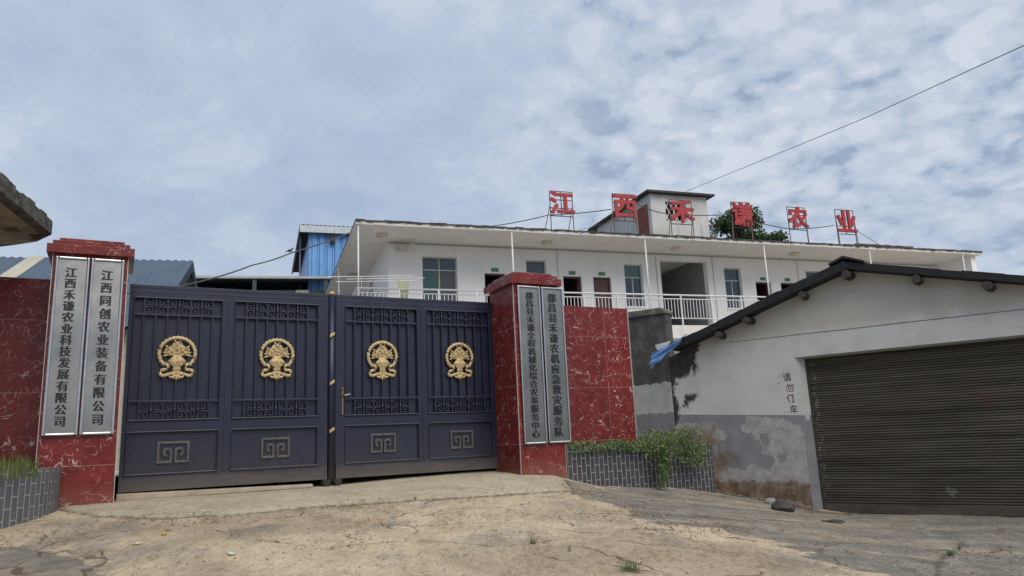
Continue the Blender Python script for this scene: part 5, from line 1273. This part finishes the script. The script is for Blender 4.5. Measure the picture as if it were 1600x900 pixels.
for i in range(70):
    k = gr.random(); q = WP(-1.9 + 1.85 * k, -.12 - abs(gr.gauss(0, .16))); r_ = gr.uniform(.015, .05) * (1 + (k > .55) * .5)
    rb.ball((q[0], q[1], h1(*q) + r_ * .3), r_, 6, 4, (gr.uniform(.7, 1.3), gr.uniform(.7, 1.3), gr.uniform(.5, .8)))
tag(rb.build('rubble', simple('foot_rubble', (.17, .135, .10), .95, 0, .5, 9, .5)), 'small rubble fallen along the foot of the garage wall', 'rubble', kind='stuff')
# weeds
rr = random.Random(31)
for (px, py, n, h_, sp_, lab) in ((985, 893, 60, .11, .22, 'grass tuft at the bottom edge in the middle of the sandy ground'), (832, 851, 22, .09, .09, 'small grass tuft in the sand before the right pillar'), (1485, 868, 30, .09, .10, 'green weed in the concrete crack at lower right'), (1500, 860, 14, .10, .05, 'taller weed at the upper end of the concrete crack'),
        (648, 783, 10, .09, .06, 'tiny weed on the edge of the concrete apron'), (1160, 775, 60, .10, .45, 'low weeds along the foot of the garage wall beside the planter'), (160, 870, 8, .08, .05, 'thin weed on the sand near the left slab'), (890, 862, 8, .08, .05, 'thin weed right of the small tuft in the sand')):
    x, y, z = onground(px, py); mb = MB(); blades(mb, 0, 0, 0, n, h_, sp_, rr, .004); o = mb.build('weed', leaf_grass); o.location = (x, y, z - .005); tag(o, lab, 'weed')

# leaf litter and grit
def scatter(name, mat, n, size, label, cat, weight, seed, flat=2.5, lift=.006, asp=.5):
    g = np.random.default_rng(seed); X = g.uniform(-7, 9, n * 6); Y = g.uniform(5.0, 14.5, n * 6)
    w = weight(X, Y); keep = g.random(len(X)) < w; X, Y = X[keep][:n], Y[keep][:n]; Z = H(X, Y)
    Z = Z + np.where(sdist(X, Y, APRON) < 0, .035, 0)
    o = leaves(name, mat, np.c_[X, Y, Z + lift + g.uniform(0, .006, len(X))], size, None, flat, asp, 0, seed); tag(o, label, cat, kind='stuff'); return o
def w_litter(X, Y):
    front = ((X - PG[0]) * -.476 * -1 * 0 + 1)
    d = -(X - PG[0]) * math.cos(R(AZG)) + (Y - PG[1]) * math.sin(R(AZG))
    ok = d < -.1
    band = np.exp(-((Y - (8.6 + .5 * np.sin(X * 1.3)) ) / 1.0) ** 2) * .8
    gar = np.exp(-(dist_poly(X, Y, [(1.3, 10.9), (2.2, 9.3), (3.4, 8.6)]) / .45) ** 2)
    edg = np.exp(-(dist_poly(X, Y, APRON_EDGE) / .22) ** 2)
    pl = np.exp(-(dist_poly(X, Y, [(.9, 11.9), (1.9, 12.1), (3.4, 13.3), (5, 13.6)]) / .25) ** 2) * .7
    cl = np.clip(.5 + .8 * np.sin(X * 2.1 + np.sin(Y * 3.1)) * np.sin(Y * 2.7 + np.sin(X * 1.7)), .03, 1)
    a = np.clip((.6 * band + .9 * gar + 1.0 * edg + pl) * cl ** 2.5 + .015, 0, 1); a[sdist(X, Y, APRON) < -.15] *= .05
    return np.where(ok, a, 0) * .6
scatter('leaf_litter', leaf_dry, 9000, .036, 'dry brown leaf litter strewn over the sandy forecourt', 'leaf litter', w_litter, 51, 2.5)
scatter('twig_litter', simple('dark_twigs', (.15, .10, .065), .9), 5000, .05, 'dark twig fragments strewn over the ground', 'twigs', w_litter, 52, 2.5, .004, .12)
def w_grit(X, Y):
    d = -(X - PG[0]) * math.cos(R(AZG)) + (Y - PG[1]) * math.sin(R(AZG)); a = np.where(d < -.1, .4, 0.)
    a[sdist(X, Y, APRON) < 0] *= .08; a[sdist(X, Y, GREY_ROAD) < 0] *= .35; return a
scatter('grit', simple('pale_grit', (.42, .36, .28), .9, 0, .4, 30), 5000, .018, 'pale grit and crumbs on the ground', 'grit', w_grit, 53, 1.0, .003, .9)

# small bird on the cable
p = at_dist(453, 395, 19.1); bd = MB(); bd.ball((0, 0, .06), .045, 8, 6, (1.5, .8, .9)); bd.ball((.06, 0, .11), .026, 8, 5); bd.tube([(-.05, 0, .05), (-.13, 0, .03)], [.018, .008], 6); bd.tube([(.08, 0, .11), (.105, 0, .108)], [.008, .002], 5)
o = bd.build('small_bird', cable_m, smooth=True); o.location = p; tag(o, 'tiny dark bird perched on the cable left of the blue workshop', 'bird')
